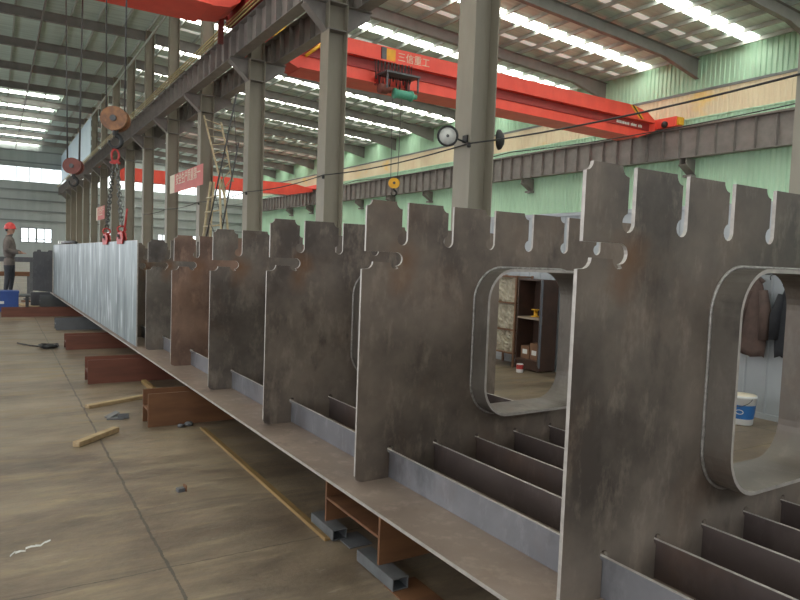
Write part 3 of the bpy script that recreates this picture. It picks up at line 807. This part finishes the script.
# strip of clear film
m = MB(); fp = []
for i in range(13):
    s = i/12; fp.append((.06+.19*s+.008*math.sin(i*2.1), 3.82+.09*s+.012*math.sin(i*1.3), .004+.012*abs(math.sin(i*1.7))))
for i in range(12):
    a, b2 = Vector(fp[i]), Vector(fp[i+1]); w = .004+.008*abs(math.sin(i*1.1))
    m.add([a, b2, b2+Vector((0, w, .004)), a+Vector((0, w, .006)), a+Vector((0, 0, -.002)), b2+Vector((0, 0, -.002)), b2+Vector((0, w, .002)), a+Vector((0, w, .004))], [(0, 1, 2, 3), (7, 6, 5, 4), (0, 4, 5, 1), (2, 6, 7, 3)])
tag(m.build('plastic_strip', M['offwhite'], base=(.2, 3.7, 0)), 'crinkled whitish plastic strip on the near floor', 'plastic scrap')

# ------------------------------------------------------------------ things seen through the openings
bk = thing('paint_bucket', 'white bucket with a blue label on the floor by the white partition', 'bucket', (6.72, 3.93, 0))
c = (6.72, 3.93, 0)
MB().lathe([(0, .004), (.105, .004), (.11, .012), (.13, .28), (.138, .285), (.138, .31), (.13, .312), (.124, .30), (.104, .03), (0, .03)], c, 28).build('pail', M['offwhite'], bk)
tag(MB().lathe([(.1155, .07), (.1288, .215)], c, 28).build('label_wrap', M['bluelabel'], bk), 'blue paper label')
MB().lathe([(0, .305), (.128, .305), (.13, .315), (0, .32)], c, 28).build('lid', M['cream'], bk)
m = MB(); m.path([(c[0]-.14*math.cos(a)*.6-.06, c[1]+.14*math.sin(a), .29-.09*math.cos(a)) for a in [math.radians(-90+180*i/12) for i in range(13)]], .004, 6); m.build('handle', M['rope'], bk)
m = MB(); m.path([(c[0]-.128*math.cos(a), c[1]-.128*math.sin(a), .145+.022*math.sin(b_)) for a, b_ in [(.35+.28*math.cos(q), q) for q in [2*PI*i/16 for i in range(16)]]], .004, 5, closed=True)
tag(m.build('emblem', M['offwhite'], bk), 'small white oval emblem')

def coat(yc, w, z0, z1, mat, label, lean):
    t = thing('hanging_coat', label, 'coat', (7.08, yc, z0), 'coats hanging on the white partition')
    m = MB(); rows = 14; n = 20; rings = []
    for i in range(rows+1):
        s = i/rows; z = z1-(z1-z0)*s
        hw = w*(.16+.84*min(1, s*1.9)**.75)*(.5+.03*math.sin(s*9)); th = .055*(.5+.5*min(1, s*3))
        rg = []
        for k in range(n):
            a = 2*PI*k/n; f = 1+.16*math.sin(3*a+s*2)+.09*math.sin(7*a+1)
            rg.append((7.10+th*math.sin(a)*f - .02, yc+lean*s+hw*math.cos(a)*(1+.04*math.sin(5*s+a)), z+.02*math.sin(4*a)*s))
        rings.append(rg)
    m.add([q for r_ in rings for q in r_], [(i*n+k, i*n+(k+1) % n, (i+1)*n+(k+1) % n, (i+1)*n+k) for i in range(rows) for k in range(n)], 0, True)
    m.add(rings[0], [tuple(range(n))]); m.add(rings[-1], [tuple(range(n))[::-1]])
    m.build('coat_body', mat, t)
    for s in (-1, 1):
        m = MB(); m.path([(7.07, yc+s*w*.22, z1-.12), (7.05, yc+s*w*.42+lean*.3, z1-.35), (7.05, yc+s*w*.47+lean*.7, z0+.18)], [.045, .06, .05], 10)
        m.build('sleeve', mat, t)
    m = MB(); m.path([(7.09, yc-.06, z1-.03), (7.07, yc, z1+.03), (7.09, yc+.06, z1-.03)], .022, 8); m.build('collar', mat, t)
    return t
coat(4.06, .32, .70, 1.53, M['coatbrown'], 'brown work coat hanging on the white partition', .05)
coat(3.72, .28, .72, 1.50, M['coatblack'], 'black coat hanging beside the brown one', -.03)
hr = thing('coat_rail', 'dark coat rail with pegs fixed on the white partition', 'coat rail', (7.15, 3.9, 1.6))
MB().tube((7.1, 3.6, 1.585), (7.1, 4.2, 1.60), .010, 8).build('rail_bar', M['rope'], hr)
for yy in (3.68, 3.8, 3.92, 4.03, 4.14):
    MB().path([(7.19, yy, 1.60), (7.10, yy, 1.60), (7.06, yy, 1.56), (7.07, yy, 1.53)], .006, 6).build('peg', M['rope'], hr)
sb = thing('switch_box', 'small rusty switch box on the white partition beside the coats', 'switch', (7.16, 4.27, 1.2))
MB().box(7.11, 7.187, 4.22, 4.32, 1.16, 1.30).build('box_body', M['carton'], sb, bevel=.006)
tag(MB().lathe([(0, 0), (.02, 0), (.02, .02), (0, .02)], (7.09, 4.27, 1.23), 12, axis='X').build('button_cap', M['offwhite'], sb), 'pale round button')

cb = thing('tool_cabinet', 'brown open fronted tool cabinet with one pale edged shelf', 'cabinet', (6.98, 7.3, 0))
m = MB(); x0, x1, y0, y1 = 6.8, 7.15, 7.10, 7.60
m.box(x0, x1, y0, y0+.02, .02, 1.38); m.box(x0, x1, y1-.02, y1, .02, 1.38); m.box(x1-.02, x1, y0+.02, y1-.02, .02, 1.38); m.box(x0, x1, y0+.02, y1-.02, 1.36, 1.38); m.box(x0, x1, y0+.02, y1-.02, .14, .17); m.box(x0+.02, x1, y0+.02, y1-.02, .02, .14)
m.build('carcass', M['cabinet'], cb)
m = MB(); m.box(x0, x1-.02, y0+.02, y1-.02, .78, .81); tag(m.build('shelf', M['shelf'], cb), 'pale edged shelf')
d = MB().obox((6.70, 6.98, .75), (.10, .115, 0), (.009, -.008, 0), (0, 0, .63)).build('door', M['greymetal'], cb)
MB().tube((6.66, 6.915, .74), (6.66, 6.915, .86), .008, 8).build('handle', M['rail'], d)
for i, (ya, yb, za, zb, mt, lb) in enumerate(((7.16, 7.34, .172, .42, 'carton', 'brown carton on the cabinet bottom, nearest the open door'), (7.36, 7.54, .172, .36, 'carton', 'lower brown carton at the inner side of the cabinet bottom'))):
    t = thing('carton_box', lb, 'box', (6.97, (ya+yb)/2, za), 'cartons in the tool cabinet')
    MB().box(6.86, 7.09, ya, yb, za, zb).build('carton_body', M[mt], t)
    tag(MB().box(6.857, 6.86, ya+.04, yb-.04, za+.07, za+.14).build('paper_label', M['offwhite'], t), 'pale paper label')
t = thing('spool', 'small yellow spool in the upper compartment of the tool cabinet', 'spool', (6.97, 7.37, .81))
MB().lathe([(0, 0), (.07, 0), (.07, .012), (.03, .014), (.03, .10), (.07, .102), (.07, .115), (0, .115)], (6.97, 7.37, .81), 18).build('reel', M['yellow'], t)
t = thing('tin_can', 'small red and white tin on the floor below the tool cabinet', 'tin', (6.62, 7.28, 0))
MB().lathe([(0, 0), (.05, 0), (.052, .006), (.052, .12), (.048, .125), (0, .125)], (6.62, 7.28, 0), 18).build('can_body', M['offwhite'], t)
tag(MB().lathe([(.0525, .05), (.0525, .115)], (6.62, 7.28, 0), 18).build('label_wrap', M['clampred'], t), 'red label')
rk = thing('wrapped_rack', 'rack of crumpled film wrapped bundles left of the tool cabinet', 'rack', (6.95, 7.95, 0))
m = MB()
for yy in (7.645, 8.255):
    for xx in (6.8, 7.12): m.box(xx, xx+.03, yy, yy+.03, 0, 1.42)
m.build('rack_frame', M['carton'], rk)
for z in (.2, .56, .98, 1.39):
    MB().box(6.8, 7.15, 7.66, 8.27, z, z+.02).build('rack_shelf', M['carton'], rk)
for i, (za, zb) in enumerate(((.225, .55), (.585, .97), (1.005, 1.38))):
    t = thing('wrapped_bundle', ['film wrapped bundle on the lowest shelf of the rack', 'film wrapped bundle on the middle shelf of the rack', 'film wrapped bundle on the top shelf of the rack'][i], 'bundle', (6.96, 7.95, za), 'film wrapped bundles in the rack')
    m = MB(); ny, nz = 14, 10; rnd = random.Random(i)
    g = [[(6.815+.035*rnd.random(), 7.69+.55*a/ny, za+(zb-za)*b_/nz) for b_ in range(nz+1)] for a in range(ny+1)]
    vs = [q for r_ in g for q in r_]
    m.add(vs, [(a*(nz+1)+b_, (a+1)*(nz+1)+b_, (a+1)*(nz+1)+b_+1, a*(nz+1)+b_+1) for a in range(ny) for b_ in range(nz)], 0, False)
    m.box(6.84, 7.10, 7.69, 8.24, za, zb)
    m.build('film_wrap', M['film'], t)

# ------------------------------------------------------------------ column fittings
def lamp(x, y, z, label, ang, front):
    t = thing('round_lamp', label, 'lamp', (x, y, z-.2), 'round lamps on the column')
    u = Vector((math.cos(ang), math.sin(ang), 0)); v = Vector((-u.y, u.x, 0)); c = Vector((x, y, z)); Z = Vector((0, 0, 1))
    def ring(prof, name, mat, lab=None):
        n = 26; m = MB(); vs = []
        for r, h in prof: vs += [c+u*h+(v*math.cos(2*PI*k/n)+Z*math.sin(2*PI*k/n))*max(r, 1e-4) for k in range(n)]
        m.add(vs, [(i*n+k, i*n+(k+1) % n, (i+1)*n+(k+1) % n, (i+1)*n+k) for i in range(len(prof)-1) for k in range(n)], 0, True)
        return tag(m.build(name, mat, t), lab)
    ring([(.02, -.10), (.12, -.08), (.205, -.02), (.215, .03), (.175, .03), (.17, .0)], 'housing', M['black'])
    ring([(.17, .012), (.17, .02), (.0, .026)], 'lens', M['screen'], 'pale round lens')
    ring([(.03, .024), (.03, .04), (0, .042)], 'centre_cap', M['rope'])
    return t, c
t, c = lamp(7.70, 10.9, 4.10, 'round lamp with a pale face on the left flange of its column', math.radians(-125), True)
m = MB(); m.path([c+Vector((.06, .06, 0)), (8.0, 10.95, 4.08), (8.22, 11.0, 4.05)], .02, 8); m.box(8.215, 8.248, 10.95, 11.1, 4.05, 4.2); m.build('arm', M['black'], t)
t, c = lamp(9.12, 11.0, 4.22, 'round black lamp on the right flange of its column, seen from the back', math.radians(125), False)
m = MB(); m.path([c+Vector((-.02, -.02, 0)), (8.98, 11.1, 4.2), (8.88, 11.1, 4.2)], .02, 8); m.build('arm', M['black'], t)

def wire(pts, r, label, name='overhead_wire'):
    out = []
    for a, b in zip(pts[:-1], pts[1:]):
        a, b = Vector(a), Vector(b); n = 10
        for i in range(n):
            s = i/n; p = a.lerp(b, s); p.z -= .10*4*s*(1-s)*min(1, (b-a).length/7); out.append(p)
    out.append(Vector(pts[-1]))
    return tag(MB().path(out, r, 6).build(name, M['black'], base=tuple(pts[0])), label, 'wire')
wire([(8.2, -3, 4.05)]+[(8.2, y-.3, 4.02-.01*i) for i, y in enumerate(ROWS[:7])], .016, 'black cable strung from column to column on their left side')
wire([(9.3, 0, 4.02)]+[(9.3, y-.3, 3.98-.02*i) for i, y in enumerate(ROWS[:6])], .009, 'thin wire strung behind the columns, below the thicker cable')
io = tag(MB().lathe([(0, 0), (.03, 0), (.05, .03), (.03, .05), (.05, .07), (.03, .1), (0, .1)], (8.2, 10.85, 3.93), 12).build('cable_insulator', M['black'], base=(8.2, 10.85, 3.93)), 'black insulator on the column with the round lamps', 'insulator', 'cable insulators on the columns')
for k, lb in ((2, 'black insulator on the second column, counted back from the one with round lamps'), (3, 'black insulator on the third column, beside the ladders'), (4, 'black insulator on the fourth column, by the banner')):
    dup(io, (0, ROWS[k]-ROWS[1], -.02*k), lb)

# banners
def banner(y0, y1, z0, z1, label, body, size, drop=0):
    t = thing('banner', label, 'banner', (8.2, (y0+y1)/2, z0), 'red banners on the columns')
    MB().prism([(y0, z0), (y1, z0-drop), (y1, z1-drop), (y0, z1)], 8.19, 8.2, 'X').build('cloth', M['bannerred'], t)
    tag(MB().prism([(y1-(y1-y0)*.16, z0), (y1, z0-drop), (y1, z1-drop), (y1-(y1-y0)*.16, z1)], 8.184, 8.189, 'X').build('end_panel', M['cream'], t), 'pale end panel')
    R = Matrix(((0, 0, -1), (-1, 0, 0), (0, 1, 0)))
    tag(text_mesh('lettering', body, size, M['cream'], t, (8.182, (y0+y1)/2-(y1-y0)*.07, (z0+z1)/2+.12), R), 'cream lettering')
    return t
banner(31.1, 37.9, 4.75, 5.72, 'red banner with cream lettering strung between two columns', '安全生产质量第一', .62)
banner(63.6, 69.2, 4.25, 5.45, 'small distant red banner farther along the column row', '安全生产', .9)

# ladders between the columns
def ladder(a, b, half, label, mat, rungs, r=.03, name='ladder'):
    a, b = Vector(a), Vector(b); half = Vector(half)
    t = thing(name, label, 'ladder', tuple(a), 'ladders leaning between the columns')
    for s in (-1, 1): MB().tube(a+half*s, b+half*s, r, 8).build('rail', mat, t)
    for i in range(rungs):
        p = a.lerp(b, (i+.6)/rungs); MB().tube(p-half, p+half, r*.6, 6).build('rung', mat, t)
    return t
def ladder2(a1, b1, a2, b2, label, mat, rungs, r):
    a1, b1, a2, b2 = map(Vector, (a1, b1, a2, b2)); t = thing('ladder', label, 'ladder', tuple(a1), 'ladders leaning between the columns')
    MB().tube(a1, b1, r, 8).build('rail', mat, t); MB().tube(a2, b2, r, 8).build('rail', mat, t)
    for i in range(rungs):
        q = (i+.6)/rungs; MB().tube(a1.lerp(b1, q), a2.lerp(b2, q), r*.5, 6).build('rung', mat, t)
ladder2((8.0, 27.0, 3.9), (8.0, 30.4, 7.75), (8.12, 26.3, 4.5), (8.12, 28.1, 7.1), 'pale wooden ladder hanging askew from the runway, beside the fourth column', M['bamboo'], 9, .04)
ladder2((7.6, 28.9, 1.2), (7.6, 24.4, 7.5), (7.75, 27.6, .6), (7.75, 24.5, 5.75), 'tall dark ladder leaning up to the runway', M['rope'], 6, .032)
st = thing('step_ladder', 'pale stepladder standing at the foot of the dark ladder', 'ladder', (8.0, 27.2, 0))
for ya, yb in ((29.6, 28.2), (25.6, 26.9)):
    for xx in (7.6, 8.05):
        MB().tube((xx, ya, 0), (xx*.3+7.82*.7, yb, 4.6), .05, 8).build('leg', M['bamboo'], st)
for i in range(6):
    s = .2+.13*i
    MB().tube((7.65, 29.6-1.4*s, 4.6*s), (7.65, 25.6+1.3*s, 4.6*s), .035, 6).build('cross_bar', M['bamboo'], st)

# ------------------------------------------------------------------ far left corner
bx = thing('blue_crate', 'blue metal crate on the floor in front of the worker', 'crate', (.15, 18.15, 0))
MB().box(-.35, .46, 18.0, 18.5, .03, .50).build('crate_body', M['blue'], bx, bevel=.01)
m = MB()
for xx in (-.3, .36): m.box(xx, xx+.06, 18.02, 18.48, 0, .03)
m.build('skid', M['blue'], bx)
MB().box(-.36, .47, 17.985, 18.51, .47, .52).build('rim', M['blue'], bx)
tag(MB().box(.02, .16, 17.984, 17.999, .22, .28).build('paper_label', M['offwhite'], bx), 'white strip label')
wp = thing('work_platform', 'low steel platform the worker stands on', 'platform', (.25, 19.2, 0))
MB().box(-.4, .75, 18.8, 19.6, .33, .36).build('deck', M['greybeam'], wp)
for xx in (-.35, .65):
    for yy in (18.85, 19.5): MB().box(xx, xx+.05, yy, yy+.05, 0, .33).build('leg', M['greybeam'], wp)
def stand(y, z, label, mat):
    t = thing('steel_stand', label, 'stand', (.5, y, 0), 'stands of stacked steel behind the worker')
    MB().box(-.9, 1.25, y-.1, y+.1, z, z+.14).build('beam', mat, t)
    for xx in (-.6, .9):
        MB().box(xx-.04, xx+.04, y-.04, y+.04, 0, z).build('leg', M['greybeam'], t)
        MB().box(xx-.2, xx+.2, y-.12, y+.12, 0, .04).build('foot', M['greybeam'], t)
    return t
stand(22.5, 1.12, 'tall steel stand with a dark beam behind the worker', M['darkpanel'])
stand(24.5, .62, 'lower steel stand with a rusty beam behind the tall one', M['rustbeam'])
for i, (a, b_, lb) in enumerate((((.45, 20.6), (.95, 19.0), 'pale plank on the far floor nearest the dark panel'), ((.62, 18.6), (1.15, 18.0), 'pale plank on the far floor right of the blue crate'), ((.65, 21.6), (1.15, 21.2), 'brown plank on the far floor behind the dark panel foot'))):
    bar('floor_plank', a, b_, .14, .05, M['wood'] if i < 2 else M['rustbeam'], lb, 'plank', group='planks on the far floor')
hb = thing('steel_rod', 'grey rod and black hose lying along the top edge of the bright plate', 'rod', g2w(1.70, 17.2, 1.66))
X, Y, _ = g2w(1.708, 17.2)
MB().tube((X-.02, Y-1.6, 1.715), (X-.02, Y+1.0, 1.71), .035, 10).build('body', M['tube'], hb)
MB().path([(X-.02, Y-1.6, 1.71), (X-.03, Y-2.1, 1.72), (X, Y-2.5, 1.70)], .03, 8).build('hose', M['black'], hb)
MB().box(X-.09, X+.05, Y+.4, Y+.9, 1.675, 1.75).build('head', M['offwhite'], hb)

# ------------------------------------------------------------------ the worker
def skin_mesh(chains, name):
    """grow one surface from joints (name -> position, radius) and bones"""
    J, E = chains; names = list(J); idx = {n: i for i, n in enumerate(names)}
    me = bpy.data.meshes.new(name); me.from_pydata([J[n][0] for n in names], [(idx[a], idx[b]) for a, b in E], [])
    o = bpy.data.objects.new(name, me); COL.objects.link(o)
    o.modifiers.new('skin', 'SKIN')
    for i, n in enumerate(names):
        sv = me.skin_vertices[0].data[i]; r = J[n][1]; sv.radius = r if isinstance(r, tuple) else (r, r); sv.use_root = (i == 0)
    md = o.modifiers.new('sub', 'SUBSURF'); md.levels = 2; md.render_levels = 2
    bpy.context.view_layer.update()
    out = bpy.data.meshes.new_from_object(o.evaluated_get(bpy.context.evaluated_depsgraph_get()))
    bpy.data.objects.remove(o)
    return out

def worker(pos, heading):
    # local frame: x forward, y to the left, z up; feet at z = 0
    J = {'pelvis': ((0, 0, .93), (.17, .15)), 'waist': ((.01, 0, 1.08), (.18, .15)), 'chest': ((0, 0, 1.28), (.20, .16)), 'upper': ((-.01, 0, 1.42), (.15, .11)),
         'neck': ((.0, 0, 1.50), .06), 'skull': ((.02, 0, 1.57), .062)}
    E = []
    for s, sd in ((1, 'l'), (-1, 'r')):
        J.update({'hip'+sd: ((0, .10*s, .84), .125), 'knee'+sd: ((.04 if s > 0 else -.02, .11*s, .48), .07), 'ankle'+sd: ((.0 if s > 0 else -.06, .12*s, .09), .05), 'toe'+sd: ((.17 if s > 0 else .11, .13*s, .045), .042),
                  'sh'+sd: ((0, .215*s, 1.40), .088), 'el'+sd: ((-.03, .295*s, 1.13), .078), 'wr'+sd: ((.20, .16*s, 1.09), .052), 'palm'+sd: ((.275, .12*s, 1.07), (.030, .02))})
        E += [('pelvis', 'hip'+sd), ('hip'+sd, 'knee'+sd), ('knee'+sd, 'ankle'+sd), ('ankle'+sd, 'toe'+sd), ('upper', 'sh'+sd), ('sh'+sd, 'el'+sd), ('el'+sd, 'wr'+sd), ('wr'+sd, 'palm'+sd)]
    chains = [('pelvis', 'waist', 'chest', 'upper', 'neck', 'skull')]
    for sd, s in (('l', 1), ('r', -1)):
        J['in'+sd] = ((0, .07*s, .96), .10); J['sin'+sd] = ((0, .09*s, 1.40), .075)
        chains += [('in'+sd, 'hip'+sd, 'knee'+sd, 'ankle'+sd, 'toe'+sd), ('sin'+sd, 'sh'+sd, 'el'+sd, 'wr'+sd, 'palm'+sd)]
    parts = [skin_mesh(({n: J[n] for n in ch}, list(zip(ch[:-1], ch[1:]))), 'body_tmp') for ch in chains]
    for s in (1, -1):
        p = Vector((.29, .12*s, 1.07))
        for k, ln in enumerate((.070, .080, .074, .058)):
            off = (k-1.5)*.019
            F = {'a': (p+Vector((-.02, off*.9, .004)), .0095), 'b': (p+Vector((.02, off, .008)), .0092), 'c': (p+Vector((.02+ln*.42, off, -.004)), .0086), 'd': (p+Vector((.02+ln*.7, off, -.03)), .0078)}
            parts.append(skin_mesh((F, [('a', 'b'), ('b', 'c'), ('c', 'd')]), 'finger_tmp'))
        T = {'a': (p+Vector((-.035, -.018*s, 0)), .0105), 'b': (p+Vector((-.005, -.042*s, -.006)), .0098), 'c': (p+Vector((.03, -.045*s, -.02)), .0085)}
        parts.append(skin_mesh((T, [('a', 'b'), ('b', 'c')]), 'thumb_tmp'))
    bm = bmesh.new()
    for me in parts: bm.from_mesh(me)
    # head: cranium, jaw, nose, ears
    def ell(c, r, sub=3):
        ret = bmesh.ops.create_icosphere(bm, subdivisions=sub, radius=1)
        for v in ret['verts']: v.co = Vector((v.co.x*r[0], v.co.y*r[1], v.co.z*r[2]))+Vector(c)
    ell((.015, 0, 1.66), (.098, .077, .115)); ell((.045, 0, 1.59), (.062, .056, .06)); ell((.115, 0, 1.63), (.018, .014, .024), 2)
    ell((.10, 0, 1.60), (.012, .024, .008), 2); ell((.10, 0, 1.588), (.012, .022, .008), 2)
    for s in (1, -1): ell((.0, .078*s, 1.635), (.022, .010, .032), 2); ell((.092, .03*s, 1.655), (.012, .017, .010), 2)
    bmesh.ops.recalc_face_normals(bm, faces=bm.faces); me = bpy.data.meshes.new('worker_body'); bm.to_mesh(me); bm.free()
    o = bpy.data.objects.new('person', me); COL.objects.link(o)
    rm = o.modifiers.new('remesh', 'REMESH'); rm.mode = 'VOXEL'; rm.voxel_size = .0085
    sm = o.modifiers.new('smooth', 'SMOOTH'); sm.factor = .5; sm.iterations = 2
    bpy.context.view_layer.update()
    fin = bpy.data.meshes.new_from_object(o.evaluated_get(bpy.context.evaluated_depsgraph_get()))
    o.modifiers.clear(); o.data = fin; bpy.data.meshes.remove(me)
    fin.materials.clear()
    for k in ('jacket', 'trousers', 'skin', 'boots'): fin.materials.append(M[k])
    for p in fin.polygons:
        c = p.center; p.use_smooth = True
        if c.z < .13: p.material_index = 3
        elif c.x > .235 and c.z > .95 and c.z < 1.2: p.material_index = 2
        elif c.z > 1.505: p.material_index = 2
        elif c.z < .76: p.material_index = 1
        else: p.material_index = 0
    tag(o, 'person in a red helmet and dark work jacket standing with forearms raised', 'person')
    o.location = pos; o.rotation_euler = (0, 0, heading); BASE[o.name] = (0, 0, 0)
    # helmet: shell, brim, ridge
    m = MB(); c = (.015, 0, 1.665)
    prof = [(0, .155), (.03, .153), (.065, .14), (.095, .112), (.113, .07), (.12, .03), (.122, .012), (.132, .005), (.134, 0), (.118, 0)]
    n = 28; vs = []
    for r, h in prof: vs += [(c[0]+r*1.08*math.cos(2*PI*k/n)+(.03*max(0, math.cos(2*PI*k/n)) if h < .008 else 0), r*.9*math.sin(2*PI*k/n), c[2]+h) for k in range(n)]
    m.add(vs, [(i*n+k, i*n+(k+1) % n, (i+1)*n+(k+1) % n, (i+1)*n+k) for i in range(len(prof)-1) for k in range(n)], 0, True)
    m.path([(c[0]+.112*math.cos(a), 0, c[2]+.02+.138*math.sin(a)) for a in [math.radians(20+140*i/10) for i in range(11)]], .012, 8)
    m.build('helmet', M['helmet'], o)
    m = MB(); n = 20; vs = []
    for i, (z, r) in enumerate(((1.60, .074), (1.63, .082), (1.66, .086), (1.69, .088))):
        vs += [(c[0]-.012+r*1.12*math.cos(a), r*.94*math.sin(a), z) for a in [math.radians(85+190*k/n) for k in range(n+1)]]
    m.add(vs, [(i*(n+1)+k, i*(n+1)+k+1, (i+1)*(n+1)+k+1, (i+1)*(n+1)+k) for i in range(3) for k in range(n)], 0, True)
    m.build('hair', M['hair'], o)
    m = MB(); m.path([(.04*math.cos(a)*1.7+.0, .075*math.sin(a), 1.50+.018*math.cos(a)) for a in [2*PI*k/16 for k in range(16)]], .016, 8, closed=True); m.build('jacket_collar', M['jacket'], o)
    m = MB()
    for s in (1, -1): m.path([(.105, .03*s, 1.657), (.106, .031*s, 1.657)], .006, 8)
    m.build('eyes', M['hair'], o)
    return o
worker((.285, 19.2, .342), math.radians(-12))

# ------------------------------------------------------------------ light, camera, view
w = bpy.data.worlds.new('daylight'); SC.world = w; w.use_nodes = True
bg = w.node_tree.nodes['Background']; bg.inputs[0].default_value = (.93, .96, 1.0, 1); bg.inputs[1].default_value = 2.1

def area(loc, rot, sx, sy, power, col=(1, .98, .92)):
    l = bpy.data.lights.new('skylight_light', 'AREA'); l.shape = 'RECTANGLE'; l.size = sx; l.size_y = sy; l.energy = power; l.color = col
    o = bpy.data.objects.new('skylight_light', l); COL.objects.link(o); o.location = loc; o.rotation_euler = rot
    return o

cam = bpy.data.cameras.new('camera'); co = bpy.data.objects.new('camera', cam); COL.objects.link(co)
yaw, pitch, roll = math.radians(31.6594317), math.radians(-3.51468222), math.radians(2.11659338)
fwd = Vector((math.sin(yaw)*math.cos(pitch), math.cos(yaw)*math.cos(pitch), math.sin(pitch)))
right = Vector((math.cos(yaw), -math.sin(yaw), 0)); up = right.cross(fwd)
r2 = math.cos(roll)*right+math.sin(roll)*up; u2 = -math.sin(roll)*right+math.cos(roll)*up
mw = Matrix((r2, u2, -fwd)).transposed().to_4x4(); mw.translation = (0, 0, 1.6)
co.matrix_world = mw
cam.sensor_width = 36; cam.lens = 656.92/800*36; cam.clip_start = .05; cam.clip_end = 500
SC.camera = co
SC.view_settings.view_transform = 'Standard'; SC.view_settings.look = 'None'; SC.view_settings.gamma = 1
SC.view_settings.use_curve_mapping = False; SC.view_settings.exposure = 0.5
SC.cycles.use_denoising = True
SC.cycles.max_bounces = 8; SC.cycles.diffuse_bounces = 5; SC.cycles.glossy_bounces = 3
